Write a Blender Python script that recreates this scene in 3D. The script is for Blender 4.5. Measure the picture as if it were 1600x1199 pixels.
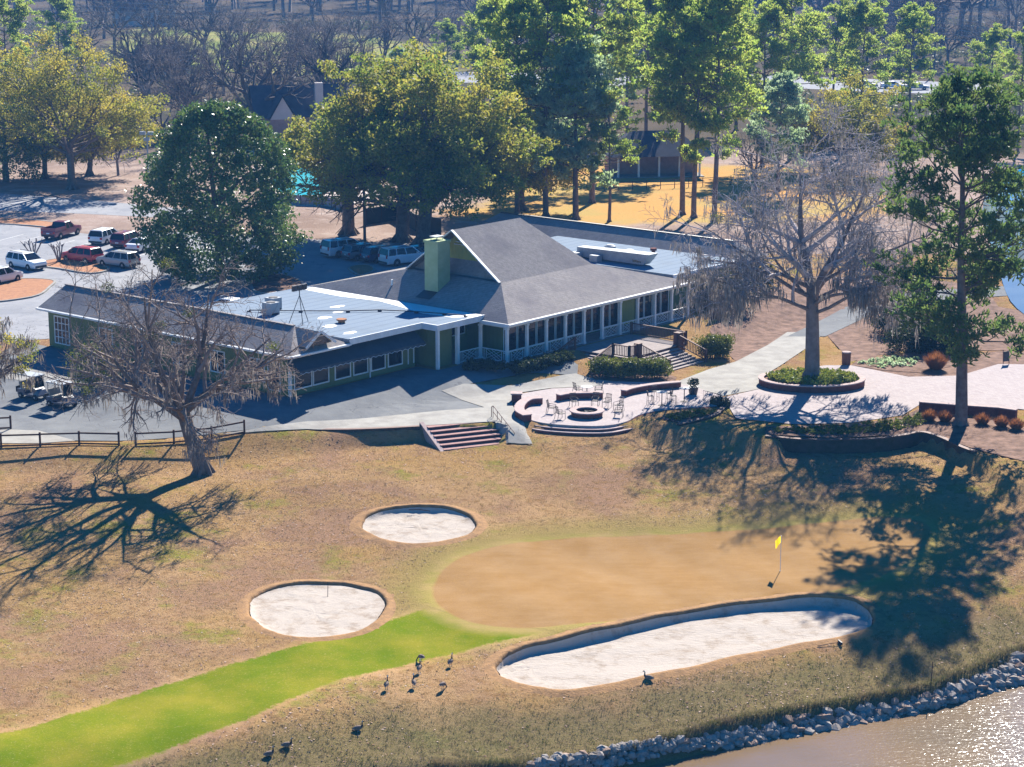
import bpy, math, random
import numpy as np
from mathutils import Vector, Matrix
from mathutils.geometry import delaunay_2d_cdt
SC = bpy.context.scene
for o in list(bpy.data.objects): bpy.data.objects.remove(o)
COL = SC.collection
R = math.radians
# ------------------------------------------------------------------ camera, world, sun, exposure
CAM_H, CAM_F, CAM_PITCH = 37.1, 3300.0, 13.0          # drone height above the car park, focal length in photo pixels, pitch
cam = bpy.data.objects.new('camera', bpy.data.cameras.new('camera')); COL.objects.link(cam)
cam.location = (0, 0, CAM_H); cam.rotation_euler = (R(90-CAM_PITCH), 0, 0)
cam.data.sensor_width = 36; cam.data.lens = CAM_F/1600*36; cam.data.clip_start = 1; cam.data.clip_end = 6000
SC.camera = cam
SUN_EL, SUN_AZ = 33.5, 15.5                           # azimuth measured from +Y towards +X
world = bpy.data.worlds.new('World'); SC.world = world; world.use_nodes = True
wn = world.node_tree; bg = wn.nodes['Background']
sky = wn.nodes.new('ShaderNodeTexSky'); sky.sky_type = 'NISHITA'; sky.sun_disc = False
sky.sun_elevation = R(SUN_EL); sky.sun_rotation = R(SUN_AZ); sky.air_density = 1.0; sky.dust_density = 0.0; sky.ozone_density = 10.0
hs = wn.nodes.new('ShaderNodeHueSaturation'); hs.inputs['Saturation'].default_value = 1.45      # the photograph's sky light is a deep saturated blue
wn.links.new(sky.outputs[0], hs.inputs['Color']); wn.links.new(hs.outputs[0], bg.inputs[0]); bg.inputs[1].default_value = 0.06
sl = bpy.data.lights.new('sun', 'SUN'); sl.energy = 5.0; sl.angle = R(0.53); sl.color = (1.0, 0.945, 0.86)
sun = bpy.data.objects.new('sun', sl); COL.objects.link(sun)
sd = Vector((math.sin(R(SUN_AZ))*math.cos(R(SUN_EL)), math.cos(R(SUN_AZ))*math.cos(R(SUN_EL)), math.sin(R(SUN_EL))))
sun.rotation_euler = sd.to_track_quat('Z', 'Y').to_euler(); sun.location = (60, 250, 150)
SC.view_settings.view_transform = 'Standard'; SC.view_settings.look = 'None'
SC.view_settings.exposure = 1.45; SC.view_settings.gamma = 1.0
SC.render.engine = 'CYCLES'
SC.cycles.use_denoising = True; SC.cycles.max_bounces = 5; SC.cycles.diffuse_bounces = 1; SC.cycles.glossy_bounces = 2
SC.cycles.transparent_max_bounces = 6; SC.cycles.volume_bounces = 0; SC.cycles.transmission_bounces = 2
SC.cycles.sample_clamp_indirect = 4.0
# ------------------------------------------------------------------ place things by surveying the photograph
_cp, _sp = math.cos(R(CAM_PITCH)), math.sin(R(CAM_PITCH))
def P(x, y, z=0.0):
    """world point at height z seen at photo pixel (x, y)"""
    u = (x-800)/CAM_F; v = (600-y)/CAM_F
    d = (u, _cp+v*_sp, -_sp+v*_cp); t = (z-CAM_H)/d[2]
    return Vector((d[0]*t, d[1]*t, z))
BA = R(50); UX, UY = math.cos(BA), math.sin(BA)        # the clubhouse's own axes: u along its front, w out of it
BO = P(452, 558, 3.3)
def uw(X, Y): return (X-BO.x)*UX+(Y-BO.y)*UY, (X-BO.x)*UY-(Y-BO.y)*UX
def B2W(u, w, z=0.0): return Vector((BO.x+u*UX+w*UY, BO.y+u*UY-w*UX, z))
def sm(a, b, x):
    t = np.clip((np.asarray(x, float)-a)/(b-a), 0, 1); return t*t*(3-2*t)
def line(pts, z):
    q = [P(x, y, z) for x, y in pts]; q.sort(key=lambda v: v.x)
    return np.array([v.x for v in q]), np.array([v.y for v in q])
TOPX, TOPY = line([(-420,705),(-60,698),(0,695),(180,696),(330,684),(400,676),(480,673),(655,668),(775,662),(835,666),(905,670),(985,666),(1010,655),
                   (1060,668),(1125,662),(1195,683),(1300,689),(1400,684),(1440,677),(1490,696),(1525,707),(1600,726),(1750,745)], -1.0)
LIPX, LIPY = line([(-200,1330),(300,1262),(450,1222),(560,1196),(700,1197),(900,1184),(1012,1160),(1200,1116),(1330,1092),(1454,1072),(1511,1052),(1600,1012),(1800,960)], -4.2)
WATX, WATY = line([(-200,1400),(450,1290),(700,1245),(850,1206),(919,1196),(1037,1177),(1200,1153),(1313,1133),(1398,1114),(1511,1086),(1600,1061),(1800,1010)], -5.1)
def G(X, Y):
    """ground height; works on numbers and arrays"""
    X = np.asarray(X, float); Y = np.asarray(Y, float)
    u, w = uw(X, Y)
    wf = np.interp(u, [8,22], [0,4.8])
    d = np.maximum(w-wf, -u*0.5)
    z = -1.0*sm(0.2, 6.5, d)*(1-sm(188, 218, Y))
    dt = np.interp(X, TOPX, TOPY)-Y
    wz = np.interp(X, [19.2,19.6,31.2,33.0], [0,1,1,0])             # along the long retaining wall the ground drops at once
    k = np.interp(X, [-16,-7.2,-0.75,-0.5,30,33], [4.5,0.6,0.6,4.5,4.5,10])*(1-wz)+0.5*wz
    dt = dt+0.55*wz
    ter = np.interp(X, [0.8,1.2,8.6,9.6], [0,1,1,0])              # the lawn lies two steps below the fire pit terrace
    z = z-0.95*((1-ter)*sm(0, k, dt)+ter*(0.52*sm(-.6, 0.0, dt)+0.48*sm(1.2, 6, dt)))-1.25*sm(2, 27, dt)
    dl = Y-np.interp(X, LIPX, LIPY)
    z = z-1.0*(1-sm(0, 9, dl))
    gap = np.maximum(np.interp(X, LIPX, LIPY)-np.interp(X, WATX, WATY), 1.0)
    z = z-0.22*sm(0, 0.4, -dl)-0.72*np.clip(-dl/gap, 0, 2.5)
    m = sm(1.5, 8, dt)
    z = z+m*(0.10*np.sin(X*0.31+Y*0.17)+0.07*np.sin(X*0.13-Y*0.43+1)+0.03*np.sin(X*1.1+Y*0.7))
    return z
def gp(x, y, z0=0.0):
    """ground point seen at photo pixel (x, y)"""
    z = z0
    for _ in range(12):
        p = P(x, y, z); z = 0.5*z+0.5*float(G(p.x, p.y))
    p = P(x, y, z); return Vector((p.x, p.y, float(G(p.x, p.y))))
# ------------------------------------------------------------------ mesh helpers
class MB:
    def __init__(s): s.v = []; s.f = []
    def add(s, vs, fs):
        n = len(s.v); s.v += [tuple(v) for v in vs]; s.f += [tuple(i+n for i in f) for f in fs]; return s
    def box(s, x0, x1, y0, y1, z0, z1, m=None):
        vs = [Vector((x, y, z)) for z in (z0, z1) for x, y in ((x0,y0),(x1,y0),(x1,y1),(x0,y1))]
        if m is not None: vs = [m @ v for v in vs]
        return s.add(vs, [(0,3,2,1),(4,5,6,7),(0,1,5,4),(1,2,6,5),(2,3,7,6),(3,0,4,7)])
    def beam(s, a, b, w, h, up=(0,0,1)):
        a = Vector(a); b = Vector(b); d = (b-a).normalized(); u = Vector(up)
        if abs(d.dot(u)) > 0.98: u = Vector((1,0,0))
        x = d.cross(u).normalized()*w/2; y = x.cross(d).normalized()*h/2
        return s.add([a-x-y,a+x-y,a+x+y,a-x+y,b-x-y,b+x-y,b+x+y,b-x+y], [(0,1,2,3),(7,6,5,4),(0,4,5,1),(1,5,6,2),(2,6,7,3),(3,7,4,0)])
    def tube(s, pts, rs, n=8, cap=True):
        pts = [Vector(p) for p in pts]
        if not hasattr(rs, '__len__'): rs = [rs]*len(pts)
        vs = []; pu = None
        for i, p in enumerate(pts):
            d = (pts[min(i+1, len(pts)-1)]-pts[max(i-1, 0)]).normalized()
            u = pu if pu is not None else (Vector((0,0,1)) if abs(d.z) < 0.9 else Vector((1,0,0)))
            x = d.cross(u).normalized(); y = x.cross(d).normalized(); pu = y
            vs += [p+(x*math.cos(2*math.pi*k/n)+y*math.sin(2*math.pi*k/n))*rs[i] for k in range(n)]
        fs = [(i*n+k, i*n+(k+1)%n, (i+1)*n+(k+1)%n, (i+1)*n+k) for i in range(len(pts)-1) for k in range(n)]
        if cap: fs += [tuple(range(n-1,-1,-1)), tuple(range((len(pts)-1)*n, len(pts)*n))]
        return s.add(vs, fs)
    def lathe(s, c, prof, n=20, cap=True):
        c = Vector(c); vs = []
        for r, z in prof: vs += [c+Vector((r*math.cos(2*math.pi*k/n), r*math.sin(2*math.pi*k/n), z)) for k in range(n)]
        fs = [(i*n+k, i*n+(k+1)%n, (i+1)*n+(k+1)%n, (i+1)*n+k) for i in range(len(prof)-1) for k in range(n)]
        if cap: fs += [tuple(range(n-1,-1,-1)), tuple(range((len(prof)-1)*n, len(prof)*n))]
        return s.add(vs, fs)
    def prism(s, poly, z0, z1):
        n = len(poly); vs = [(p[0], p[1], z0) for p in poly]+[(p[0], p[1], z1) for p in poly]
        return s.add(vs, [tuple(range(n-1,-1,-1)), tuple(range(n, 2*n))]+[(i,(i+1)%n,n+(i+1)%n,n+i) for i in range(n)])
    def build(s, name, mat, parent=None, smooth=False, loc=None):
        return mesh_obj(name, s.v, s.f, mat, parent, smooth, loc)
def mesh_obj(name, v, f, mat, parent=None, smooth=False, loc=None):
    me = bpy.data.meshes.new(name)
    if isinstance(f, np.ndarray):
        v = np.asarray(v, np.float32); nf, k = f.shape
        me.vertices.add(len(v)); me.vertices.foreach_set('co', v.ravel())
        me.loops.add(nf*k); me.loops.foreach_set('vertex_index', f.astype(np.int32).ravel())
        me.polygons.add(nf); me.polygons.foreach_set('loop_start', np.arange(0, nf*k, k, dtype=np.int32))
        me.update(calc_edges=True); me.validate()
    else:
        me.from_pydata([tuple(p) for p in v], [], f); me.update()
    if smooth: me.polygons.foreach_set('use_smooth', [True]*len(me.polygons))
    o = bpy.data.objects.new(name, me); COL.objects.link(o)
    for m in (mat if isinstance(mat, (list, tuple)) else [mat]): me.materials.append(m)
    if parent is not None: o.parent = parent
    if loc is not None: o.location = loc
    return o
def tag(o, label=None, cat=None, group=None, kind=None):
    if label: o['label'] = label
    if cat: o['category'] = cat
    if group: o['group'] = group
    if kind: o['kind'] = kind
    return o
def empty(name, loc=(0,0,0), rz=0.0, label=None, cat=None, group=None):
    o = bpy.data.objects.new(name, None); COL.objects.link(o); o.location = loc; o.rotation_euler = (0,0,rz); o.empty_display_size = 0.3
    return tag(o, label, cat, group, 'thing' if label else None)
def clone(o, parent=None):
    c = o.copy(); COL.objects.link(c); c.parent = parent
    for ch in [k for k in bpy.data.objects if k.parent is o]: clone(ch, c)
    return c
def place(proto, used, loc, rz, label, group=None, scale=None):
    """the first call moves the prototype itself, later ones copy it with its parts"""
    o = proto if not used else clone(proto); used.append(1)
    o.location = loc; o.rotation_euler = (0,0,rz); o['label'] = label
    if group: o['group'] = group
    if scale: o.scale = (scale,)*3
    return o
PAVED = []
def drape(name, poly, off, mat, res=0.9, kind='structure', flat=None):
    """a paving sheet laid on the ground: poly holds world (x, y) points"""
    b = []; PAVED.append([p[:2] for p in poly])
    n = len(poly)
    for i in range(n):
        a = Vector(poly[i][:2]); c = Vector(poly[(i+1)%n][:2]); k = max(1, int((c-a).length/res))
        b += [a.lerp(c, j/k) for j in range(k)]
    nb = len(b); xs = [p.x for p in b]; ys = [p.y for p in b]
    gx, gy = np.meshgrid(np.arange(min(xs)+res/2, max(xs), res), np.arange(min(ys)+res/2, max(ys), res))
    gx = gx.ravel(); gy = gy.ravel(); d = sdf(gx, gy, np.array(xs), np.array(ys)); k = d < -res*0.35
    pts = b+[Vector((x, y)) for x, y in zip(gx[k], gy[k])]
    vo, _, fo, _, _, _ = delaunay_2d_cdt(pts, [], [list(range(nb))], 1, 1e-4)
    V = np.array([(p.x, p.y) for p in vo]); Z = (G(V[:,0], V[:,1]) if flat is None else np.full(len(V), flat))+off
    o = mesh_obj(name, [(x, y, z) for (x, y), z in zip(V, Z)], [tuple(f) for f in fo], mat)
    if kind: o['kind'] = kind
    return o
def sdf(X, Y, px, py):
    """signed distance to a closed polygon, negative inside"""
    n = len(px); d = np.full(X.shape, 1e9); s = np.zeros(X.shape, bool)
    for i in range(n):
        ax, ay = px[i], py[i]; bx, by = px[(i+1)%n], py[(i+1)%n]
        ex, ey = bx-ax, by-ay; wx, wy = X-ax, Y-ay
        t = np.clip((wx*ex+wy*ey)/(ex*ex+ey*ey+1e-12), 0, 1)
        d = np.minimum(d, (wx-ex*t)**2+(wy-ey*t)**2)
        if ay != by: s ^= ((ay > Y) != (by > Y)) & (X < (bx-ax)*(Y-ay)/(by-ay)+ax)
    d = np.sqrt(d); return np.where(s, -d, d)
def spline(pts, k=8):
    """closed Catmull-Rom through 2D points"""
    n = len(pts); out = []
    for i in range(n):
        p0, p1, p2, p3 = [np.array(pts[(i+j)%n][:2], float) for j in (-1,0,1,2)]
        for j in range(k):
            t = j/k; out.append(tuple(0.5*((2*p1)+(-p0+p2)*t+(2*p0-5*p1+4*p2-p3)*t*t+(-p0+3*p1-3*p2+p3)*t**3)))
    return out
# ------------------------------------------------------------------ materials
def mat(name, col, rough=0.85, col2=None, scale=1.0, detail=4.0, lo=0.35, hi=0.65, bump=0.0, bscale=None, spec=None, metal=0.0, coat=0.0, objspace=False):
    m = bpy.data.materials.new(name); m.use_nodes = True; nt = m.node_tree; b = nt.nodes['Principled BSDF']
    spec = (0.06 if rough >= .84 else 0.3) if spec is None else spec
    b.inputs['Roughness'].default_value = rough; b.inputs['Specular IOR Level'].default_value = spec; b.inputs['Metallic'].default_value = metal
    b.inputs['Coat Weight'].default_value = coat
    b.inputs['Base Color'].default_value = (*col, 1)
    if col2 or bump:
        if objspace: co = nt.nodes.new('ShaderNodeTexCoord').outputs['Object']
        else: co = nt.nodes.new('ShaderNodeNewGeometry').outputs['Position']
    if col2:
        n = nt.nodes.new('ShaderNodeTexNoise'); n.inputs['Scale'].default_value = scale; n.inputs['Detail'].default_value = detail; n.inputs['Roughness'].default_value = 0.65
        nt.links.new(co, n.inputs['Vector'])
        mr = nt.nodes.new('ShaderNodeMapRange'); mr.inputs[1].default_value = lo; mr.inputs[2].default_value = hi; nt.links.new(n.outputs[0], mr.inputs[0])
        mx = nt.nodes.new('ShaderNodeMix'); mx.data_type = 'RGBA'; mx.inputs[6].default_value = (*col,1); mx.inputs[7].default_value = (*col2,1)
        nt.links.new(mr.outputs[0], mx.inputs[0]); nt.links.new(mx.outputs[2], b.inputs['Base Color'])
    if bump:
        n2 = nt.nodes.new('ShaderNodeTexNoise'); n2.inputs['Scale'].default_value = bscale or scale*4; n2.inputs['Detail'].default_value = 3
        nt.links.new(co, n2.inputs['Vector'])
        bp = nt.nodes.new('ShaderNodeBump'); bp.inputs['Strength'].default_value = bump; bp.inputs['Distance'].default_value = 0.05
        nt.links.new(n2.outputs[0], bp.inputs['Height']); nt.links.new(bp.outputs[0], b.inputs['Normal'])
    return m
class N:
    """tiny node-graph helper"""
    def __init__(s, m): s.nt = m.node_tree; s.b = s.nt.nodes['Principled BSDF']; s.pos = s.nt.nodes.new('ShaderNodeNewGeometry').outputs['Position']
    def link(s, a, b): s.nt.links.new(a, b)
    def noise(s, scale, detail=4, rough=0.6, vec=None):
        n = s.nt.nodes.new('ShaderNodeTexNoise'); n.inputs['Scale'].default_value = scale; n.inputs['Detail'].default_value = detail; n.inputs['Roughness'].default_value = rough
        s.link(vec or s.pos, n.inputs['Vector']); return n.outputs[0]
    def rng(s, a, lo, hi, o0=0.0, o1=1.0, smooth=False):
        n = s.nt.nodes.new('ShaderNodeMapRange'); n.inputs[1].default_value = lo; n.inputs[2].default_value = hi; n.inputs[3].default_value = o0; n.inputs[4].default_value = o1
        if smooth: n.interpolation_type = 'SMOOTHSTEP'
        s.link(a, n.inputs[0]); return n.outputs[0]
    def math(s, op, a, b=None):
        n = s.nt.nodes.new('ShaderNodeMath'); n.operation = op
        for i, q in enumerate((a, b)):
            if q is None: continue
            if isinstance(q, (int, float)): n.inputs[i].default_value = q
            else: s.link(q, n.inputs[i])
        return n.outputs[0]
    def mix(s, f, a, b):
        n = s.nt.nodes.new('ShaderNodeMix'); n.data_type = 'RGBA'
        if isinstance(f, (int, float)): n.inputs[0].default_value = f
        else: s.link(f, n.inputs[0])
        for i, q in ((6, a), (7, b)):
            if isinstance(q, tuple): n.inputs[i].default_value = (*q, 1)
            else: s.link(q, n.inputs[i])
        return n.outputs[2]
    def attr(s, name):
        n = s.nt.nodes.new('ShaderNodeAttribute'); n.attribute_name = name; return n.outputs['Fac']
    def voro(s, scale, rand=1.0, vec=None, out='Distance'):
        n = s.nt.nodes.new('ShaderNodeTexVoronoi'); n.inputs['Scale'].default_value = scale; n.inputs['Randomness'].default_value = rand
        s.link(vec or s.pos, n.inputs['Vector']); return n.outputs[out]
    def bump(s, h, strength, dist=0.05):
        n = s.nt.nodes.new('ShaderNodeBump'); n.inputs['Strength'].default_value = strength; n.inputs['Distance'].default_value = dist
        s.link(h, n.inputs['Height']); s.link(n.outputs[0], s.b.inputs['Normal'])
    def color(s, c): s.link(c, s.b.inputs['Base Color'])
def newmat(name, rough=0.9, spec=0.25):
    m = bpy.data.materials.new(name); m.use_nodes = True; b = m.node_tree.nodes['Principled BSDF']
    b.inputs['Roughness'].default_value = rough; b.inputs['Specular IOR Level'].default_value = spec; return m, N(m)
def leafmat(name, c1, c2, c3=None, rough=0.55, transl=0.35, scale=0.35, lo=0.38, hi=0.62):
    """two-tone foliage that also lets light through"""
    m, n = newmat(name, rough, 0.35 if rough < .5 else 0.15)
    a = n.rng(n.noise(scale, 5, 0.7), lo, hi); c = n.mix(a, c1, c2)
    if c3: c = n.mix(n.rng(n.noise(2.3, 2), 0.55, 0.7), c, c3)
    n.color(c)
    tr = n.nt.nodes.new('ShaderNodeBsdfTranslucent'); n.link(c, tr.inputs[0])
    ms = n.nt.nodes.new('ShaderNodeMixShader'); ms.inputs[0].default_value = transl
    out = n.nt.nodes['Material Output']; n.link(n.b.outputs[0], ms.inputs[1]); n.link(tr.outputs[0], ms.inputs[2]); n.link(ms.outputs[0], out.inputs[0])
    return m
M = {}
M['white'] = mat('white_paint', (0.80,0.80,0.80), 0.5, (0.68,0.68,0.66), 1.5)
M['dark_glass'] = mat('dark_glass', (0.012,0.014,0.016), 0.06, spec=0.5)
M['rubber'] = mat('tyre_rubber', (0.02,0.02,0.02), 0.8)
M['rim'] = mat('alloy_rim', (0.45,0.45,0.46), 0.35, metal=0.8)
M['concrete'] = mat('concrete', (0.35,0.335,0.30), 0.9, (0.26,0.245,0.22), 0.8, bump=0.1, bscale=12)
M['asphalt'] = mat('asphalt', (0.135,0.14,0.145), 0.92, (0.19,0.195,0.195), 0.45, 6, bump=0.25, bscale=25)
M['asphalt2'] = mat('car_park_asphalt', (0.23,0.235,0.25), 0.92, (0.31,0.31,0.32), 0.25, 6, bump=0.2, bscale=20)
for key in ('asphalt', 'asphalt2'):
    m = M[key]; n = N(m); old = n.b.inputs['Base Color'].links[0].from_socket
    v = n.nt.nodes.new('ShaderNodeTexVoronoi'); v.feature = 'DISTANCE_TO_EDGE'; v.inputs['Scale'].default_value = .16
    wv_ = n.nt.nodes.new('ShaderNodeVectorMath'); wv_.operation = 'ADD'; nz = n.nt.nodes.new('ShaderNodeTexNoise'); nz.inputs['Scale'].default_value = .7; n.link(n.pos, nz.inputs['Vector']); sc_ = n.nt.nodes.new('ShaderNodeVectorMath'); sc_.operation = 'SCALE'; sc_.inputs['Scale'].default_value = 2.5
    n.link(nz.outputs['Color'], sc_.inputs[0]); n.link(n.pos, wv_.inputs[0]); n.link(sc_.outputs[0], wv_.inputs[1]); n.link(wv_.outputs[0], v.inputs['Vector'])
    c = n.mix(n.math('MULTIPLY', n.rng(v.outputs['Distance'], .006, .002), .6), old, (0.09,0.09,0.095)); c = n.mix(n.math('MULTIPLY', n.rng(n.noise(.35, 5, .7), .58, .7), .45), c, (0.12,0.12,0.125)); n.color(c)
M['mulch'] = mat('pine_straw_mulch', (0.42,0.21,0.11), 0.95, (0.30,0.15,0.085), 2.5, 6, bump=0.6, bscale=9)
M['litter'] = mat('leaf_mulch', (0.26,0.16,0.115), 0.95, (0.11,0.065,0.045), 1.2, 8, bump=0.7, bscale=10)
M['brick'] = mat('dark_red_brick', (0.20,0.075,0.055), 0.9, (0.13,0.05,0.04), 4.0, bump=0.2, bscale=14)
M['cap'] = mat('pale_brick_coping', (0.46,0.36,0.34), 0.85, (0.36,0.27,0.25), 3.0)
M['wood'] = mat('brown_stained_wood', (0.16,0.075,0.05), 0.75, (0.11,0.05,0.035), 2.0)
M['deck'] = mat('weathered_deck_boards', (0.34,0.29,0.27), 0.85, (0.26,0.22,0.2), 2.0)
M['fence'] = mat('dark_brown_rail', (0.055,0.03,0.02), 0.85, (0.09,0.05,0.035), 3.0)
M['iron'] = mat('wrought_iron', (0.03,0.025,0.025), 0.5, spec=0.5)
M['patio_metal'] = mat('taupe_patio_metal', (0.10,0.08,0.07), 0.75, spec=0.2)
M['galv'] = mat('galvanised_metal', (0.36,0.39,0.41), 0.6, (0.28,0.30,0.32), 2.0, spec=.2)
M['bark'] = mat('grey_brown_bark', (0.12,0.09,0.07), 0.95, (0.20,0.16,0.13), 2.5, 6, bump=0.8, bscale=7)
M['bark_pine'] = mat('pine_bark', (0.15,0.10,0.08), 0.95, (0.24,0.18,0.15), 2.0, 6, bump=0.8, bscale=6)
M['bark_grey'] = mat('pale_grey_bark', (0.25,0.21,0.20), 0.95, (0.15,0.125,0.115), 1.5, 6, bump=0.6, bscale=7)
M['twig'] = mat('bare_twigs', (0.56,0.50,0.51), 0.95, (0.34,0.30,0.30), 0.5); M['twig_brown'] = mat('brown_twigs', (0.30,0.24,0.21), 0.95, (0.20,0.155,0.13), 0.8)
M['moss'] = leafmat('spanish_moss', (0.36,0.31,0.27), (0.24,0.21,0.18), rough=0.95, transl=0.3, scale=1.2)
M['far_twig'] = mat('far_bare_twigs', (0.17,0.14,0.13), 0.95, (0.24,0.20,0.17), 0.15)
M['oak_leaf'] = leafmat('oak_leaves', (0.17,0.25,0.03), (0.40,0.35,0.05), (0.50,0.37,0.10), scale=0.22, transl=.55)
M['yellow_leaf'] = leafmat('yellowing_oak_leaves', (0.24,0.27,0.03), (0.50,0.39,0.06), (0.16,0.20,0.03), scale=0.25, transl=.5)
M['magnolia_leaf'] = leafmat('magnolia_leaves', (0.06,0.13,0.03), (0.13,0.20,0.04), (0.20,0.17,0.05), rough=0.38, transl=0.35, scale=0.8)
M['pine_leaf'] = leafmat('pine_needles', (0.26,0.38,0.06), (0.38,0.44,0.08), (0.42,0.36,0.09), rough=0.5, transl=0.65, scale=0.4)
M['pine_blue'] = leafmat('blue_green_pine_needles', (0.40,0.50,0.30), (0.27,0.38,0.15), rough=0.5, transl=0.62, scale=0.4)
M['pine_dark'] = leafmat('dark_pine_needles', (0.09,0.17,0.04), (0.16,0.22,0.05), (0.20,0.20,0.05), rough=0.6, transl=0.5, scale=0.5)
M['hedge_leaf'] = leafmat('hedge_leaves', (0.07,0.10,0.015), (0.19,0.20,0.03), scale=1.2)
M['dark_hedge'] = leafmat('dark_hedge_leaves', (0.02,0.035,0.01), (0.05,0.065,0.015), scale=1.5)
M['cover_leaf'] = leafmat('ground_cover_leaves', (0.16,0.22,0.03), (0.30,0.30,0.05), scale=1.5, transl=0.3)
M['orange_grass'] = leafmat('dry_ornamental_grass', (0.34,0.14,0.05), (0.22,0.09,0.035), scale=2.0)
# ------------------------------------------------------------------ ground
def outline(pts, k=8):
    return spline([gp(x, y, -2)[:2] for x, y in pts], k)
GREEN = outline([(676,930),(690,893),(745,862),(840,846),(960,839),(1100,832),(1250,820),(1370,808),(1450,820),(1440,862),(1380,900),(1290,926),(1150,946),(1000,966),(860,980),(760,978),(700,958)])
FAIR = outline([(-80,1172),(45,1138),(180,1096),(320,1052),(470,1008),(590,975),(670,952),(740,972),(850,985),(760,1008),(640,1038),(520,1066),(400,1118),(280,1165),(180,1200),(60,1240),(-100,1270)])
BUNKERS = [
 ('oval sand bunker nearest the brick steps, with a stick lying in it', outline([(563,818),(580,802),(620,793),(660,790),(705,795),(738,808),(745,822),(730,836),(690,847),(650,850),(605,845),(575,833)]), 0.16, 0.0),
 ('round sand bunker on the left with a rake standing in it', outline([(387,955),(395,933),(430,917),(480,911),(540,913),(585,923),(603,940),(597,962),(570,982),(520,995),(470,997),(425,987),(398,972)]), 0.22, 0.0),
 ('long pale sand bunker below the putting green', outline([(774,1045),(782,1028),(815,1012),(880,996),(980,973),(1100,951),(1210,936),(1290,931),(1345,941),(1368,965),(1350,984),(1280,1002),(1180,1020),(1060,1046),(960,1068),(890,1078),(830,1073),(792,1062)]), 0.55, 0.22)]
def grid_mesh(name, x0, x1, y0, y1, res, mat_, holes=(), zoff=0.0):
    xs = np.arange(x0, x1+res/2, res); ys = np.arange(y0, y1+res/2, res)
    X, Y = np.meshgrid(xs, ys); nx, ny = len(xs), len(ys)
    V = np.stack([X.ravel(), Y.ravel(), G(X.ravel(), Y.ravel())+zoff], 1)
    i = np.arange(nx*ny).reshape(ny, nx)
    F = np.stack([i[:-1,:-1].ravel(), i[:-1,1:].ravel(), i[1:,1:].ravel(), i[1:,:-1].ravel()], 1)
    for poly in holes:
        px = np.array([p[0] for p in poly]); py = np.array([p[1] for p in poly])
        bad = sdf(V[:,0], V[:,1], px, py) < 0.12; F = F[~bad[F].any(1)]
    return mesh_obj(name, V, F, mat_, smooth=True), V
def soft(name, o, V, poly, lim=60):
    px = np.array([p[0] for p in poly]); py = np.array([p[1] for p in poly])
    a = o.data.attributes.new(name, 'FLOAT', 'POINT'); a.data.foreach_set('value', np.clip(sdf(V[:,0], V[:,1], px, py), -lim, lim).astype(np.float32))
m, n = newmat('dormant_lawn', 1.0, 0.0)
wob = n.rng(n.noise(0.9, 3), 0, 1, -0.5, 0.5); wob2 = n.rng(n.noise(0.35, 5), 0, 1, -3.0, 3.0); fine = n.noise(9, 5, 0.75); grit = n.noise(28, 3, 0.8)
c = n.mix(n.rng(n.noise(0.16, 5, 0.65), 0.36, 0.62), (0.38,0.235,0.09), (0.43,0.27,0.135))          # tan dormant turf
c = n.mix(n.rng(n.noise(0.23, 6, 0.7), 0.52, 0.64), c, (0.25,0.225,0.045))                             # winter weeds showing green
c = n.mix(n.rng(n.noise(0.10, 5, 0.7), 0.48, 0.60), c, (0.33,0.20,0.12))                            # leaf-strewn rusty pink
c = n.mix(n.rng(n.noise(1.6, 5, 0.75), 0.50, 0.68), c, (0.27,0.155,0.06))
c = n.mix(n.math('MULTIPLY', n.rng(n.math('ADD', n.attr('bank'), wob2), -1.0, 2.0), 0.8), c, n.mix(n.rng(fine, 0.4, 0.6), (0.21,0.165,0.09), (0.13,0.13,0.04)))   # rough bank
g = n.math('ADD', n.attr('green'), n.math('MULTIPLY', wob, 0.25))
rag = n.rng(n.noise(4.0, 4, 0.8), 0, 1, -0.55, 0.55)
mg = n.nt.nodes.new('ShaderNodeMapping'); mg.inputs['Scale'].default_value = (0.25, 1.6, 1); mg.inputs['Rotation'].default_value = (0,0,R(-9)); n.link(n.pos, mg.inputs[0])
stripe = n.math('ADD', n.math('MULTIPLY', n.noise(0.5, 4, 0.6), .55), n.math('ADD', n.math('MULTIPLY', n.noise(1.3, 4, 0.7, mg.outputs[0]), .3), n.math('MULTIPLY', fine, .15)))
c = n.mix(n.math('MULTIPLY', n.rng(n.math('ADD', n.math('ADD', g, n.math('MULTIPLY', wob, 3.0)), rag), 4.5, 1.8), 0.8), c, n.mix(n.rng(fine, 0.35, 0.65), (0.36,0.25,0.095), (0.28,0.235,0.07)))  # collar of the green
c = n.mix(n.rng(n.math('ADD', n.math('ADD', n.attr('fair'), n.math('MULTIPLY', wob, 0.4)), rag), 0.12, -0.12), c, n.mix(n.rng(n.math('ADD', n.noise(0.25, 4, 0.6), n.rng(fine, 0, 1, -.16, .16)), 0.36, 0.68), (0.11,0.165,0.003), (0.24,0.22,0.02)))
c = n.mix(n.rng(g, 1.5, 0.5), c, n.mix(n.rng(stripe, 0.4, 0.6), (0.28,0.235,0.06), (0.36,0.26,0.10)))
c = n.mix(n.rng(g, 0.1, -0.15), c, n.mix(n.rng(stripe, 0.38, 0.62), (0.29,0.165,0.06), (0.34,0.21,0.095)))
c = n.mix(n.math('MULTIPLY', n.rng(grit, 0.5, 0.7), 0.5), c, (0.13,0.085,0.05))
c = n.mix(n.math('MULTIPLY', n.rng(fine, 0.58, 0.75), n.rng(g, 0.0, 2.0, 0.05, 0.40)), c, (0.62,0.50,0.38))
n.color(c)
calm = n.rng(n.math('MINIMUM', g, n.attr('fair')), -0.1, 1.2, 0.12, 1.0)
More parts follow.
